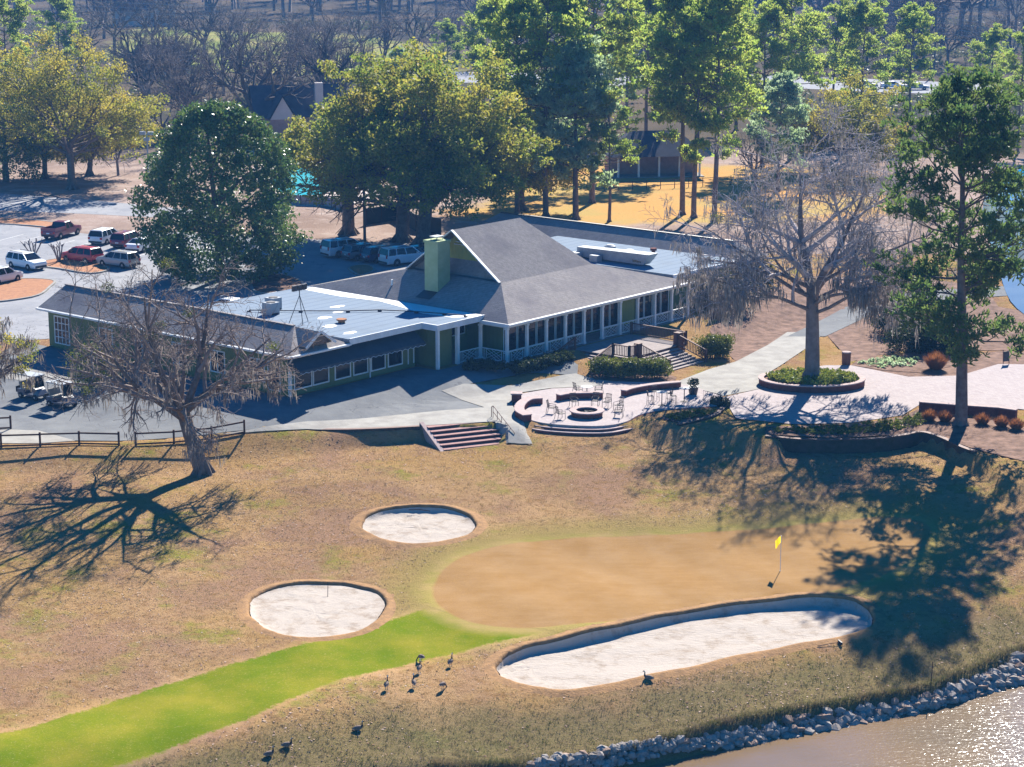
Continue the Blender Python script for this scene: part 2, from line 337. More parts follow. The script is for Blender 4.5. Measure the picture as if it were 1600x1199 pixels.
n.bump(n.math('MULTIPLY', n.math('ADD', n.noise(5, 5, 0.75), n.math('MULTIPLY', n.noise(22, 2), 0.6)), calm), 0.9, 0.16)
M['lawn'] = m
lawn, LV = grid_mesh('lawn', -66, 66, 68, 222, 0.5, m, [b[1] for b in BUNKERS])
lawn['kind'] = 'structure'
soft('green', lawn, LV, GREEN); soft('fair', lawn, LV, FAIR)
dl = LV[:,1]-np.interp(LV[:,0], LIPX, LIPY)
# rough bank: from just below the long bunker down to the lip
a = lawn.data.attributes.new('bank', 'FLOAT', 'POINT'); a.data.foreach_set('value', np.clip(5.5-dl, -40, 40).astype(np.float32))
# the country behind: car park level, woods, fields
m, n = newmat('woodland_ground', 1.0, 0.0)
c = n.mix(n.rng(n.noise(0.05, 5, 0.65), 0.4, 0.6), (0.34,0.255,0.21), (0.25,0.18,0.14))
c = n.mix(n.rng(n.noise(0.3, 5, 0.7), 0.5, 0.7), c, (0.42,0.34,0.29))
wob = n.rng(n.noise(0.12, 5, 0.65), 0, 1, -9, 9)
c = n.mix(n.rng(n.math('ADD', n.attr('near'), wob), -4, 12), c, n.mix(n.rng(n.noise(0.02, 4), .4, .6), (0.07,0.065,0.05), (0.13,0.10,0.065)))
c = n.mix(n.rng(n.math('ADD', n.attr('gold'), wob), 2, -2), c, n.mix(n.rng(n.noise(0.08, 5), 0.42, 0.6), (0.52,0.29,0.10), (0.42,0.30,0.11)))
c = n.mix(n.rng(n.math('ADD', n.attr('meadow'), wob), 3, -3), c, n.mix(n.rng(n.noise(0.05, 5), 0.4, 0.6), (0.20,0.24,0.06), (0.30,0.27,0.10)))
c = n.mix(n.math('MULTIPLY', n.rng(n.noise(3.0, 4, 0.8), 0.5, 0.75), 0.4), c, (0.16,0.10,0.07))
n.color(c); n.bump(n.noise(2.0, 5, 0.75), 0.6, 0.2); M['wood_ground'] = m
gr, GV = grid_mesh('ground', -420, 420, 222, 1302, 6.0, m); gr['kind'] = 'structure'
far = lambda pts: [P(x, y, 0)[:2] for x, y in pts]
soft('gold', gr, GV, far([(690,345),(770,300),(820,262),(1000,255),(1340,262),(1420,300),(1360,345),(1150,350),(900,350)]))
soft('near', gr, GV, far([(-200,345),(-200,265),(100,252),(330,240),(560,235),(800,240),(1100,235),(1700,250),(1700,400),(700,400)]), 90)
soft('meadow', gr, GV, far([(150,92),(220,40),(330,50),(520,52),(700,75),(720,118),(500,120),(300,110)]))
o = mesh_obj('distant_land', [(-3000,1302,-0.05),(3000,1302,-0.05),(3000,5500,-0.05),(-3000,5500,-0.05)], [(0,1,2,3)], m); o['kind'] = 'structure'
for sx in (-1, 1):
    o = mesh_obj('side_land', [(sx*66,40,-4.6),(sx*420,40,-4.6),(sx*420,222,-0.03),(sx*66,222,-0.03)][::sx], [(0,1,2,3)], m); o['kind'] = 'structure'
# pond in front
m, n = newmat('muddy_pond_water', 0.07, 0.5)
n.color(n.mix(n.rng(n.noise(0.12, 3), 0.35, 0.65), (0.20,0.13,0.07), (0.15,0.105,0.06)))
mp = n.nt.nodes.new('ShaderNodeMapping'); mp.inputs['Scale'].default_value = (0.8, 2.2, 1); mp.inputs['Rotation'].default_value = (0,0,R(12)); n.link(n.pos, mp.inputs[0])
n.bump(n.math('ADD', n.noise(1.5, 3, 0.6, mp.outputs[0]), n.math('MULTIPLY', n.noise(6, 2, 0.5, mp.outputs[0]), 0.35)), 0.17, 0.08)
M['pond'] = m
pond = mesh_obj('pond', [(-90,20,-5.1),(120,20,-5.1),(120,120,-5.1),(-90,120,-5.1)], [(0,1,2,3)], m); pond['kind'] = 'structure'
# lake beyond the terrace on the right
m, n = newmat('lake_water', 0.06, 0.3); n.color(n.mix(n.rng(n.noise(0.1, 3), 0.4, 0.6), (0.13,0.16,0.19), (0.17,0.20,0.22))); n.bump(n.noise(2.5, 3), 0.06, 0.05)
M['lake'] = m
lk = spline([P(x, y, 0)[:2] for x, y in [(1535,330),(1560,280),(1640,262),(1900,270),(1950,480),(1700,500),(1590,470),(1556,405)]], 6)
drape('lake', lk, 0.06, m, 3.0)
# ------------------------------------------------------------------ bunkers
m, n = newmat('bunker_sand', 1.0, 0.0)
c = n.mix(n.rng(n.noise(0.7, 5, 0.7), 0.5, 0.68), (0.43,0.375,0.32), (0.30,0.24,0.185)); c = n.mix(n.math('MULTIPLY', n.rng(n.noise(14, 4, 0.8), 0.5, 0.7), 0.4), c, (0.50,0.43,0.36)); n.color(c)
mp = n.nt.nodes.new('ShaderNodeMapping'); mp.inputs['Scale'].default_value = (1, 5, 1); mp.inputs['Rotation'].default_value = (0,0,R(-14)); n.link(n.pos, mp.inputs[0])
n.bump(n.math('ADD', n.noise(1.6, 5, 0.7), n.math('MULTIPLY', n.noise(2.2, 3, 0.6, mp.outputs[0]), 0.8)), 0.4, 0.14); M['sand'] = m
M['lip'] = mat('dry_bunker_turf', (0.36,0.205,0.09), 0.95, (0.22,0.13,0.065), 1.8, 6, bump=0.9, bscale=8)
rng = random.Random(5)
for label, poly, lip, rise in BUNKERS:
    A = np.array(poly); nxt = np.roll(A, -1, 0); prv = np.roll(A, 1, 0); t = nxt-prv; t /= np.linalg.norm(t, axis=1)[:,None]
    nor = np.stack([t[:,1], -t[:,0]], 1)
    if sdf(A[:1,0]+nor[:1,0]*0.3, A[:1,1]+nor[:1,1]*0.3, A[:,0], A[:,1])[0] < 0: nor = -nor
    cen = A.mean(0); K = len(A); h = G(A[:,0], A[:,1]); floor = h.min()-0.10-rise
    root = empty('sand_bunker', (cen[0], cen[1], float(floor)), 0, label, 'bunker')
    ph = [rng.uniform(0, 6.28) for _ in range(4)]; jag = np.array([rng.uniform(-0.03, 0.03)+.05*math.sin(k*.31+ph[0])+.03*math.sin(k*.73+ph[1]) for k in range(K)])
    ring = lambda off, z: np.concatenate([A+nor*off[:,None], z[:,None]], 1)
    one = np.ones(K); out = A+nor*1.05
    rings = [ring(1.05*one, G(out[:,0], out[:,1])-0.04), ring(0.3*one+jag, h+0.03), ring(0.12*one+jag, h+0.06), ring(jag, h+0.04), ring(jag-0.06, h-0.06), ring(jag-0.12, h-0.22)]
    def loft(rs, close=False):
        V = np.concatenate(rs)-np.array([cen[0], cen[1], floor]); F = []
        for i in range(len(rs)-1):
            F += [(i*K+k, i*K+(k+1)%K, (i+1)*K+(k+1)%K, (i+1)*K+k) for k in range(K)]
        return V, F
    V, F = loft(rings); mesh_obj('turf_lip', V, F, M['lip'], root, True)
    # sand: lies against the lip, higher on the far side, falls to a nearly flat floor
    far_side = np.clip((A[:,1]-cen[1])/(np.abs(A[:,1]-cen[1]).max()), 0, 1)
    edge = np.maximum(h-0.10, floor)
    inner = A+nor*(jag-0.14)[:,None]
    srings = []
    for s_, fz in ((1.0,1.0),(0.975,0.32) if lip >= .5 else (0.97,0.55),(0.92,0.16 if lip >= .5 else .28),(0.84,0.10),(0.7,0.06),(0.52,0.05),(0.33,0.02),(0.15,0.0),(0.02,0.0)):
        xy = cen+(inner-cen)*s_ if lip < 0.5 else np.stack([inner[:,0], inner[:,1]], 1)
        if lip >= 0.5:                                    # long bunker: shrink towards its spine
            ax = A[A[:,0].argmin()]*0.8+cen*0.2; bx = A[A[:,0].argmax()]*0.8+cen*0.2; d = bx-ax
            tt = np.clip(((inner-ax)@d)/(d@d), 0, 1); sp = ax+tt[:,None]*d; xy = sp+(inner-sp)*s_
        lump = np.array([0.035*math.sin(k*0.9+s_*20)+0.03*math.sin(k*0.37+s_*9) for k in range(K)])
        srings.append(np.concatenate([xy, (floor+(edge-floor)*fz+lump*(1-abs(2*s_-1)**2)-0.0)[:,None]], 1))
    V, F = loft(srings); V = np.concatenate([V, [[0,0,V[-K:,2].mean()]]]) if lip < 0.5 else V
    if lip < 0.5: F += [((len(srings)-1)*K+k, (len(srings)-1)*K+(k+1)%K, len(V)-1) for k in range(K)]
    else:
        F += [tuple((len(srings)-1)*K+k for k in range(K))]
    mesh_obj('sand', V, F, M['sand'], root, True)
# ------------------------------------------------------------------ paving
pix = lambda pts: [gp(x, y, -0.5)[:2] for x, y in pts]
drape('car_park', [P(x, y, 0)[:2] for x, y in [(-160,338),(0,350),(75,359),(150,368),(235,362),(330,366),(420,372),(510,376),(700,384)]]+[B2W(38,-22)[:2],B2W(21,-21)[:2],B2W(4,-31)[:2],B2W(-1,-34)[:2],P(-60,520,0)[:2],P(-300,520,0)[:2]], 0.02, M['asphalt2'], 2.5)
drape('access_road', [P(x, y, 0)[:2] for x, y in [(-260,300),(0,303),(120,312),(235,322),(330,332),(330,345),(235,340),(110,334),(0,330),(-260,328)]], 0.015, M['asphalt2'], 3)
# asphalt yard in front of the left wing and the awning
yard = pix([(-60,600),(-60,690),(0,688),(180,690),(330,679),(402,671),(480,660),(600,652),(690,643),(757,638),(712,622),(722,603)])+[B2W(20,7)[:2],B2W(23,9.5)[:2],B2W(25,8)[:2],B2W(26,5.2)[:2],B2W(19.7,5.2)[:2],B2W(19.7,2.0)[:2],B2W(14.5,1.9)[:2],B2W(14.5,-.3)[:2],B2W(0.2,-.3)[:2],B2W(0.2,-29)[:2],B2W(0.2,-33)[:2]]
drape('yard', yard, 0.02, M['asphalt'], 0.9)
drape('sidewalk', pix([(330,682),(402,671),(480,660),(600,652),(690,643),(757,638),(712,622),(690,612),(725,601),(800,604),(900,585),(945,596),(960,598),(935,605),(860,608),(806,616),(800,634),(832,695),(785,698),(773,660),(655,667),(480,672),(400,676)]), 0.05, M['concrete'], 0.4)
drape('sidewalk', pix([(-60,562),(30,574),(112,592),(118,603),(60,598),(-60,586)]), 0.035, M['concrete'], 0.8)
drape('sidewalk', pix([(-60,668),(0,672),(60,674),(118,690),(60,694),(-60,694)]), 0.035, M['concrete'], 0.8)
drape('walkway', pix([(1040,600),(1056,598),(1108,578),(1150,566),(1200,540),(1230,520),(1290,520),(1260,545),(1220,572),(1190,590),(1196,607),(1130,620),(1085,606)]), 0.03, M['concrete'], 0.8)
m, n = newmat('brick_pavers', 0.95, 0.05)
bt = n.nt.nodes.new('ShaderNodeTexBrick'); bt.inputs['Scale'].default_value = 1.0; bt.inputs['Brick Width'].default_value = 0.4; bt.inputs['Row Height'].default_value = 0.2; bt.inputs['Mortar Size'].default_value = 0.012
for i, cc in ((1,(0.35,0.295,0.285)),(2,(0.43,0.37,0.355)),(3,(0.29,0.265,0.26))): bt.inputs[i].default_value = (*cc, 1)
mp = n.nt.nodes.new('ShaderNodeMapping'); mp.inputs['Rotation'].default_value = (0,0,R(50)); n.link(n.pos, mp.inputs[0]); n.link(mp.outputs[0], bt.inputs[0])
n.color(n.mix(n.math('MULTIPLY', n.rng(n.noise(0.8, 5, 0.7), 0.4, 0.7), 0.5), bt.outputs[0], (0.42,0.37,0.355))); n.bump(bt.outputs[1], -0.3, 0.02); M['pavers'] = m
def pv(pts, z=-1.0): return [P(x, y, z)[:2] for x, y in pts]
drape('plaza', pv([(1130,622),(1196,607),(1200,585),(1290,572),(1330,572),(1420,590),(1500,588),(1560,570),(1700,572),(1720,655),(1590,640),(1500,634),(1436,634),(1410,650),(1330,662),(1240,664),(1150,655)]), 0.03, M['pavers'], 0.8)
drape('sand_path', [P(x, y, -0.9)[:2] for x, y in [(1330,572),(1400,562),(1420,545),(1500,556),(1560,548),(1720,552),(1700,572),(1560,570),(1500,588),(1420,590)]], 0.012, M['litter'], 1.0)
drape('leaf_litter', [P(x,y,-.8)[:2] for x, y in [(1108,522),(1160,480),(1250,452),(1400,440),(1540,455),(1560,480),(1700,500),(1720,545),(1560,545),(1420,543),(1330,562),(1292,521),(1230,519),(1195,540),(1150,562)]], .012, M['litter'], 1.5)
drape('cart_path', [P(x,y,-.6)[:2] for x, y in [(1230,520),(1290,520),(1350,492),(1440,470),(1600,462),(1600,450),(1430,458),(1320,478)]], .04, M['asphalt'], 1.2)
# --- build the two-level brick terrace round the fire pit
def wall_along(mb, pts, z0, z1, t, closed=False):
    """a wall of thickness t along 2D points, z0/z1 numbers or lists"""
    n = len(pts); P2 = [Vector(p[:2]) for p in pts]; L = []; Rr = []
    for i in range(n):
        a = P2[(i-1)%n] if (closed or i) else P2[i]; b = P2[(i+1)%n] if (closed or i < n-1) else P2[i]
        d = (b-a).normalized(); q = Vector((d.y, -d.x))*t/2; L.append(P2[i]-q); Rr.append(P2[i]+q)
    za = z0 if hasattr(z0, '__len__') else [z0]*n; zb = z1 if hasattr(z1, '__len__') else [z1]*n
    vs = []
    for i in range(n): vs += [(*L[i], za[i]), (*Rr[i], za[i]), (*Rr[i], zb[i]), (*L[i], zb[i])]
    fs = []
    for i in range(n if closed else n-1):
        j = (i+1)%n
        for k in range(4): fs.append((i*4+k, j*4+k, j*4+(k+1)%4, i*4+(k+1)%4))
    if not closed: fs += [(0,3,2,1)[::-1], ((n-1)*4, (n-1)*4+3, (n-1)*4+2, (n-1)*4+1)]
    mb.add(vs, fs)
def curve(pts, k=8, closed=False):
    if closed: return spline(pts, k)
    q = [pts[0]]+list(pts)+[pts[-1]]; out = []
    for i in range(1, len(q)-2):
        p0, p1, p2, p3 = [np.array(q[i+j][:2], float) for j in (-1,0,1,2)]
        for j in range(k):
            t = j/k; out.append(tuple(0.5*((2*p1)+(-p0+p2)*t+(2*p0-5*p1+4*p2-p3)*t*t+(-p0+3*p1-3*p2+p3)*t**3)))
    return out+[tuple(pts[-1][:2])]
terr = empty('brick_terrace', P(905,655,-1.0), 0, 'brick paved terrace with curved front steps around the fire pit', 'terrace')
TL = terr.location
def loc2(pts): return [(p[0]-TL.x, p[1]-TL.y) for p in pts]
front = curve(pv([(818,655),(850,663),(900,667),(945,667),(978,661),(1000,650),(1040,642),(1120,636)]), 6)
back = pv([(1130,622),(1085,606),(1050,600),(960,598),(930,606),(862,609),(808,618),(803,636)])
top = loc2(front+[tuple(p) for p in back])
MB().prism(top, -0.35, 0.07).build('paved_top', M['pavers'], terr)
for k, (off, z1) in enumerate(((0.42,-0.10),(0.84,-0.27))):
    pts = curve(pv([(818,655),(850,663),(900,667),(945,667),(978,661)]), 6); c0 = Vector(P(900,640,-1.0)[:2])
    arc = [Vector(p)+(Vector(p)-c0).normalized()*off for p in pts]
    poly = [tuple(p) for p in arc]+[tuple(Vector(p)) for p in reversed(pts)]
    MB().prism(loc2(poly), -1.0, z1).build('step', M['cap'], terr)
    mb = MB(); wall_along(mb, loc2([p+(p-c0).normalized()*0.012 for p in arc]), -1.0, z1-0.05, 0.03); mb.build('step_riser', M['brick'], terr)
mb = MB(); wall_along(mb, loc2(curve(pv([(978,661),(1000,650),(1040,642),(1120,636),(1131,624)]), 6)), -1.6, 0.02, 0.25); mb.build('edge_wall', M['brick'], terr)
def seat_wall(label, pts, t=0.55, h=0.5):
    q = curve(pv(pts), 6); c0 = Vector(q[len(q)//2])
    e = empty('seat_wall', (c0.x, c0.y, -0.94), 0, label, 'seat wall')
    q = [(p[0]-c0.x, p[1]-c0.y) for p in q]
    mb = MB(); wall_along(mb, q, -0.1, h-0.08, t-0.08); mb.build('brick_body', M['brick'], e)
    mb = MB(); wall_along(mb, q, h-0.08, h, t); mb.build('coping', M['cap'], e)
seat_wall('curved brick seat wall at the left end of the terrace', [(846,632),(826,634),(814,642),(812,652),(824,660)], 0.75)
seat_wall('short brick seat wall behind the fire pit', [(872,628),(890,625),(920,624),(942,624)])
seat_wall('long brick seat wall below the hedge and high tables', [(974,621),(990,616),(1020,611),(1062,607)])
pier = empty('brick_pier', P(807,628,-0.96), 0, 'square brick pier with pale cap beside the concrete walk', 'pier')
MB().box(-.38,.38,-.38,.38,-.1,.62).build('brick_body', M['brick'], pier); MB().box(-.45,.45,-.45,.45,.62,.72).build('coping', M['cap'], pier)
# fire pit
fpit = empty('fire_pit', P(917,650,-0.93), 0, 'round brick fire pit with pale coping in the middle of the terrace', 'fire pit')
MB().lathe((0,0,0), [(1.18,-.02),(1.18,.36),(0.85,.36),(0.85,.02),(0.0,.02)], 28, False).build('brick_ring', M['brick'], fpit)
MB().lathe((0,0,0), [(0.80,.362),(1.32,.362),(1.34,.40),(1.32,.45),(0.80,.45),(0.80,.362)], 28, False).build('coping', M['cap'], fpit)
mb = MB(); rg = random.Random(3)
for k in range(16):
    a = rg.uniform(0, 6.28); r = rg.uniform(0, .55); b = rg.uniform(0, 6.28); c = Vector((r*math.cos(a), r*math.sin(a), rg.uniform(.12,.25))); d = Vector((math.cos(b), math.sin(b), rg.uniform(-.3,.3)))*.3
    mb.tube([c-d, c+d], .06, 6)
mb.build('charred_logs', M['rubber'], fpit)
# brick garden steps down to the lawn
st = empty('garden_steps', P(717,660,-1.0), 0, 'broad flight of brick steps down to the lawn with iron handrail', 'steps')
a0, a1 = P(657,666,-1.0), P(772,654,-1.0); dx = (a1-a0); dx.z = 0; Wd = dx.length; ex = dx.normalized(); ey = Vector((ex.y, -ex.x, 0)); org = a0-st.location
def stp(x, y, z): return org+ex*x+ey*y+Vector((0,0,z))
NS = 6; M['tread'] = mat('worn_brick_tread', (0.40,0.24,0.21), .9, (0.30,0.17,0.15), 3.0)
for k in range(NS):
    y0 = 0.1+k*0.62; z = -0.02-k*0.19
    vs = [stp(x, y, zz) for zz in (z-0.9, z) for x, y in ((0.3,y0),(Wd,y0),(Wd,y0+0.70),(0.3,y0+0.70))]
    MB().add(vs, [(0,3,2,1),(4,5,6,7),(0,1,5,4),(1,2,6,5),(2,3,7,6),(3,0,4,7)]).build('step', M['brick'], st)
    vs = [stp(x, y, zz) for zz in (z+0.003, z+0.05) for x, y in ((0.3,y0+.10),(Wd,y0+.10),(Wd,y0+0.74),(0.3,y0+0.74))]
    MB().add(vs, [(0,3,2,1),(4,5,6,7),(0,1,5,4),(1,2,6,5),(2,3,7,6),(3,0,4,7)]).build('tread', M['tread'], st)
mb = MB(); yl = 0.1+NS*0.62+.2
mb.add([stp(x,y,z) for x,y,z in ((0,-.2,-1.6),(.32,-.2,-1.6),(.32,yl,-2.3),(0,yl,-2.3),(0,-.2,.22),(.32,-.2,.22),(.32,yl,-1.0),(0,yl,-1.0))], [(0,3,2,1),(4,5,6,7),(0,1,5,4),(1,2,6,5),(2,3,7,6),(3,0,4,7)])
mb.build('cheek_wall', M['cap'], st)
mb = MB()
for off in (0.0,):
    r0, r1 = stp(Wd-.08, 0.0, 0), stp(Wd-.08, yl, -1.15); U = Vector((0,0,1))
    for k in range(6): q = r0.lerp(r1, k/5); mb.tube([q, q+U*0.95], .025, 6)
    for hh in (0.95, 0.5): mb.tube([r0+U*hh, r1+U*hh], .03, 6)
    mb.tube([r0+U*.95, r0-ey*.3+U*.8, r0-ey*.3], .03, 6)
mb.build('handrail', M['wood'], st)
# retaining walls
def retaining(label, pts, zt, zb, mt, t=0.3, k=6):
    q = curve([P(x, y, zt)[:2] for x, y in pts], k); c0 = q[0]
    e = empty('retaining_wall', (c0[0], c0[1], zb), 0, label, 'wall'); q = [(p[0]-c0[0], p[1]-c0[1]) for p in q]
    mb = MB(); wall_along(mb, q, 0, zt-zb, t); mb.build('wall_face', mt, e)
    mb = MB(); wall_along(mb, q, zt-zb, zt-zb+0.06, t+.06); mb.build('coping', M['wood'], e)
M['stone_dark'] = mat('dark_mossy_stone', (0.085,0.065,0.05), 0.95, (0.05,0.05,0.03), 2.0, 6, bump=0.6, bscale=8)
retaining('low dark retaining wall below the sidewalk left of the brick steps', [(478,672),(540,672),(600,670),(655,667)], -0.98, -2.2, M['stone_dark'])
retaining('dark curved retaining wall below the planted bed beside the fire pit terrace', [(1132,624),(1131,636),(1118,648),(1090,657),(1060,664)], -0.9, -2.2, M['stone_dark'])
retaining('long dark curving retaining wall below the tree planter', [(1196,682),(1250,687),(1310,688),(1370,686),(1410,681),(1440,676),(1470,684),(1500,698),(1524,707)], -0.95, -2.6, M['stone_dark'])
# round planter wall for the big bare tree
pc = P(1268,602,-1.0)
plant = empty('tree_planter', pc, 0, 'round raised brick planter around the moss-hung tree', 'planter')
ring = [(4.05*math.cos(t), 2.9*math.sin(t)) for t in np.linspace(0, 2*math.pi, 40, endpoint=False)]
mb = MB(); wall_along(mb, ring, -0.2, 0.52, 0.34, True); mb.build('brick_wall', M['brick'], plant)
mb = MB(); wall_along(mb, ring, 0.52, 0.60, 0.46, True); mb.build('coping', M['cap'], plant)
MB().prism([(p[0]*.97, p[1]*.97) for p in ring], 0.1, 0.42).build('soil', M['litter'], plant)
# plaza edge wall on the right
e = empty('low_brick_wall', P(1510,655,-1.05), 0, 'low brick wall along the plaza edge behind the tall pine', 'wall')
q = [Vector(P(x,y,-1.0))-e.location for x, y in ((1436,643),(1500,648),(1560,652),(1588,656))]
mb = MB(); wall_along(mb, [p[:2] for p in q], -.3, .75, .35); mb.build('brick_body', M['brick'], e); mb = MB(); wall_along(mb, [p[:2] for p in q], .75, .82, .45); mb.build('coping', M['cap'], e)
# planted beds
bed = lambda pts, mm, nm='planting_bed': drape(nm, [P(x,y,-1.0)[:2] for x, y in pts], 0.045, mm, 0.7)
bed([(918,590),(950,603),(1000,606),(1050,600),(1058,592),(1040,584),(930,580)], M['litter'])
bed([(1030,655),(1060,644),(1125,638),(1128,648),(1100,657),(1060,662)], M['litter'])
bed([(1196,668),(1240,667),(1330,665),(1410,653),(1436,640),(1500,652),(1590,662),(1640,700),(1600,722),(1525,704),(1440,674),(1400,681),(1300,686),(1196,680)], M['litter'])
bed([(1330,572),(1345,560),(1420,556),(1480,562),(1485,574),(1440,584),(1380,580)], M['litter'])
# the lawn sheet dips a little under every paved sheet so that it never shows through
Z = LV[:,2].copy()
for poly in PAVED:
    px = np.array([p[0] for p in poly]); py = np.array([p[1] for p in poly])
    k = np.where((LV[:,0] > px.min()) & (LV[:,0] < px.max()) & (LV[:,1] > py.min()) & (LV[:,1] < py.max()))[0]
    if len(k): Z[k] = np.minimum(Z[k], LV[k,2]-0.22*(sdf(LV[k,0], LV[k,1], px, py) < -0.22))
LV[:,2] = Z; lawn.data.vertices.foreach_set('co', LV.astype(np.float32).ravel()); lawn.data.update()
# ------------------------------------------------------------------ clubhouse
m, n = newmat('shingles', 0.9, 0.08)
sep = n.nt.nodes.new('ShaderNodeSeparateXYZ'); n.link(n.pos, sep.inputs[0])
rows = n.math('FRACT', n.math('MULTIPLY', sep.outputs[2], 9.0))
c = n.mix(n.rng(n.noise(3.0, 4, 0.7), 0.35, 0.65), (0.25,0.225,0.21), (0.34,0.305,0.285)); c = n.mix(n.rng(n.noise(0.25, 5, 0.7), 0.45, 0.7), c, (0.20,0.18,0.185))
n.color(n.mix(n.math('MULTIPLY', n.rng(rows, 0.12, 0.0), 0.6), c, (0.08,0.065,0.06))); n.bump(n.math('ADD', rows, n.noise(12, 2)), 0.5, 0.03); M['shingle'] = m
def siding(name, c1, c2):
    m, n = newmat(name, 0.7, 0.3); tc = n.nt.nodes.new('ShaderNodeTexCoord'); s = n.nt.nodes.new('ShaderNodeSeparateXYZ'); n.link(tc.outputs['Object'], s.inputs[0])
    x = n.math('ADD', s.outputs[0], s.outputs[1]); fr = n.math('FRACT', n.math('MULTIPLY', x, 2.6)); bat = n.rng(n.math('ABSOLUTE', n.math('SUBTRACT', fr, 0.5)), 0.10, 0.14)
    n.color(n.mix(n.rng(n.noise(0.7, 4, 0.6), 0.35, 0.65), c1, c2)); n.bump(n.math('SUBTRACT', 1.0, bat), 0.9, 0.04); return m
M['siding'] = siding('olive_board_and_batten', (0.17,0.20,0.075), (0.14,0.165,0.06))
M['siding_yellow'] = siding('yellow_green_board_and_batten', (0.38,0.38,0.11), (0.32,0.33,0.10))
M['chimney'] = mat('pale_green_painted_brick', (0.40,0.46,0.26), 0.85, (0.33,0.39,0.21), 1.2, bump=0.3, bscale=10)
m, n = newmat('white_membrane_roof', 0.9, 0.05)
wv = n.nt.nodes.new('ShaderNodeTexWave'); wv.inputs['Scale'].default_value = 0.28; wv.inputs['Distortion'].default_value = 0.4
mp = n.nt.nodes.new('ShaderNodeMapping'); mp.inputs['Rotation'].default_value = (0,0,R(40)); n.link(n.pos, mp.inputs[0]); n.link(mp.outputs[0], wv.inputs[0])
c = n.mix(n.rng(wv.outputs[1], 0.0, 0.12), (0.145,0.19,0.25), (0.19,0.24,0.30)); c = n.mix(n.math('MULTIPLY', n.rng(n.noise(0.4, 6, 0.7), 0.5, 0.72), 0.6), c, (0.15,0.18,0.21)); n.color(c); M['membrane'] = m
M['awning'] = mat('slate_canvas_awning', (0.055,0.065,0.075), 0.85, (0.075,0.085,0.095), 1.0)
club = empty('clubhouse', (BO.x, BO.y, 0), BA, 'sprawling olive green clubhouse with shingle roofs, white porch and green chimney', 'clubhouse')
def L(u, w, z): return (u, -w, z)                     # clubhouse coordinates to its local axes
def cbox(mb, u0, u1, w0, w1, z0, z1): return mb.box(u0, u1, -w1, -w0, z0, z1)
def cpart(name, mt, fn, smooth=False, parent=None):
    mb = MB(); fn(mb); return mb.build(name, mt, parent or club, smooth)
def poly3(mb, pts): mb.add([L(*p) for p in pts], [tuple(range(len(pts)))])
EZ = 3.3
# walls
cpart('left_wing_wall', M['siding'], lambda b: cbox(b, .6, 5.7, -29.7, -.6, -1.2, EZ-.02))
cpart('dining_wall', M['siding'], lambda b: cbox(b, 5.7, 14.6, -18.5, -.6, -1.2, EZ+.1))
cpart('entry_wall', M['siding'], lambda b: (cbox(b, 14.6, 22, -18.4, -1.4, -1.2, EZ+.1), cbox(b, 15.3, 17.2, -1.4, 1.1, -1.2, EZ)))
cpart('hall_wall', M['siding'], lambda b: cbox(b, 22, 45, -19.4, 2.3, -1.2, EZ+.15))
cpart('rear_wall', M['siding'], lambda b: (cbox(b, 45, 56, -19, 1.8, -1.2, EZ+.1), cbox(b, 56.2, 61, -29, 1.8, -1.2, EZ+.1)))
cpart('porch_floor', M['deck'], lambda b: (cbox(b, 22, 45.6, 2.3, 4.75, -1.3, .03), cbox(b, 17.2, 22, -1.4, 1.75, -1.3, .03), cbox(b, 20, 22, 1.75, 4.75, -1.3, .03)))
# left wing roof: gable at its far end, hipped at the corner
def lw(b):
    o = .02
    A, Bq, C, D = (0,-30.3,EZ), (0,.1,EZ), (6.3,.1,EZ), (6.3,-30.3,EZ); r0, r1 = (3.1,-30.3,4.85), (3.1,-2.6,4.85)
    v = [L(*p) for p in (A,Bq,C,D,r0,r1)]; b.add(v, [(0,1,5,4),(1,2,5),(2,3,4,5),(3,0,4),(0,3,2,1)])
cpart('left_wing_roof', M['shingle'], lw)
cpart('ridge_cap', M['shingle'], lambda b: b.beam(L(3.1,-30.35,4.87), L(3.1,-2.6,4.87), .3, .07))
def dormer(b):
    v = [L(*p) for p in ((1.6,.25,3.75),(4.6,.25,3.75),(3.1,.25,4.75),(1.6,-1.8,3.75),(4.6,-1.8,3.75),(3.1,-2.8,4.80))]; b.add(v, [(0,2,5,3),(2,1,4,5)])
cpart('dormer_roof', M['shingle'], dormer)
cpart('dormer_rake', M['white'], lambda b: (b.beam(L(1.5,.3,3.7), L(3.1,.3,4.78), .06, .2), b.beam(L(4.7,.3,3.7), L(3.1,.3,4.78), .06, .2)))
cpart('dormer_vent', M['dark_glass'], lambda b: b.add([L(1.8,.15,3.75),L(4.4,.15,3.75),L(3.1,.15,4.6)], [(0,1,2)]))
# fascias and gutters
cpart('fascia', M['white'], lambda b: (cbox(b,-.09,-.02,-30.3,.1,EZ-.2,EZ+.02), cbox(b,-.02,6.3,.11,.18,EZ-.2,EZ+.02), cbox(b,-.02,6.3,-30.38,-30.31,EZ-.2,EZ+.02)))
cpart('gutter', M['white'], lambda b: (cbox(b,-.22,-.10,-30.3,.2,EZ-.13,EZ), cbox(b,.1,6.4,.19,.31,EZ-.13,EZ)))
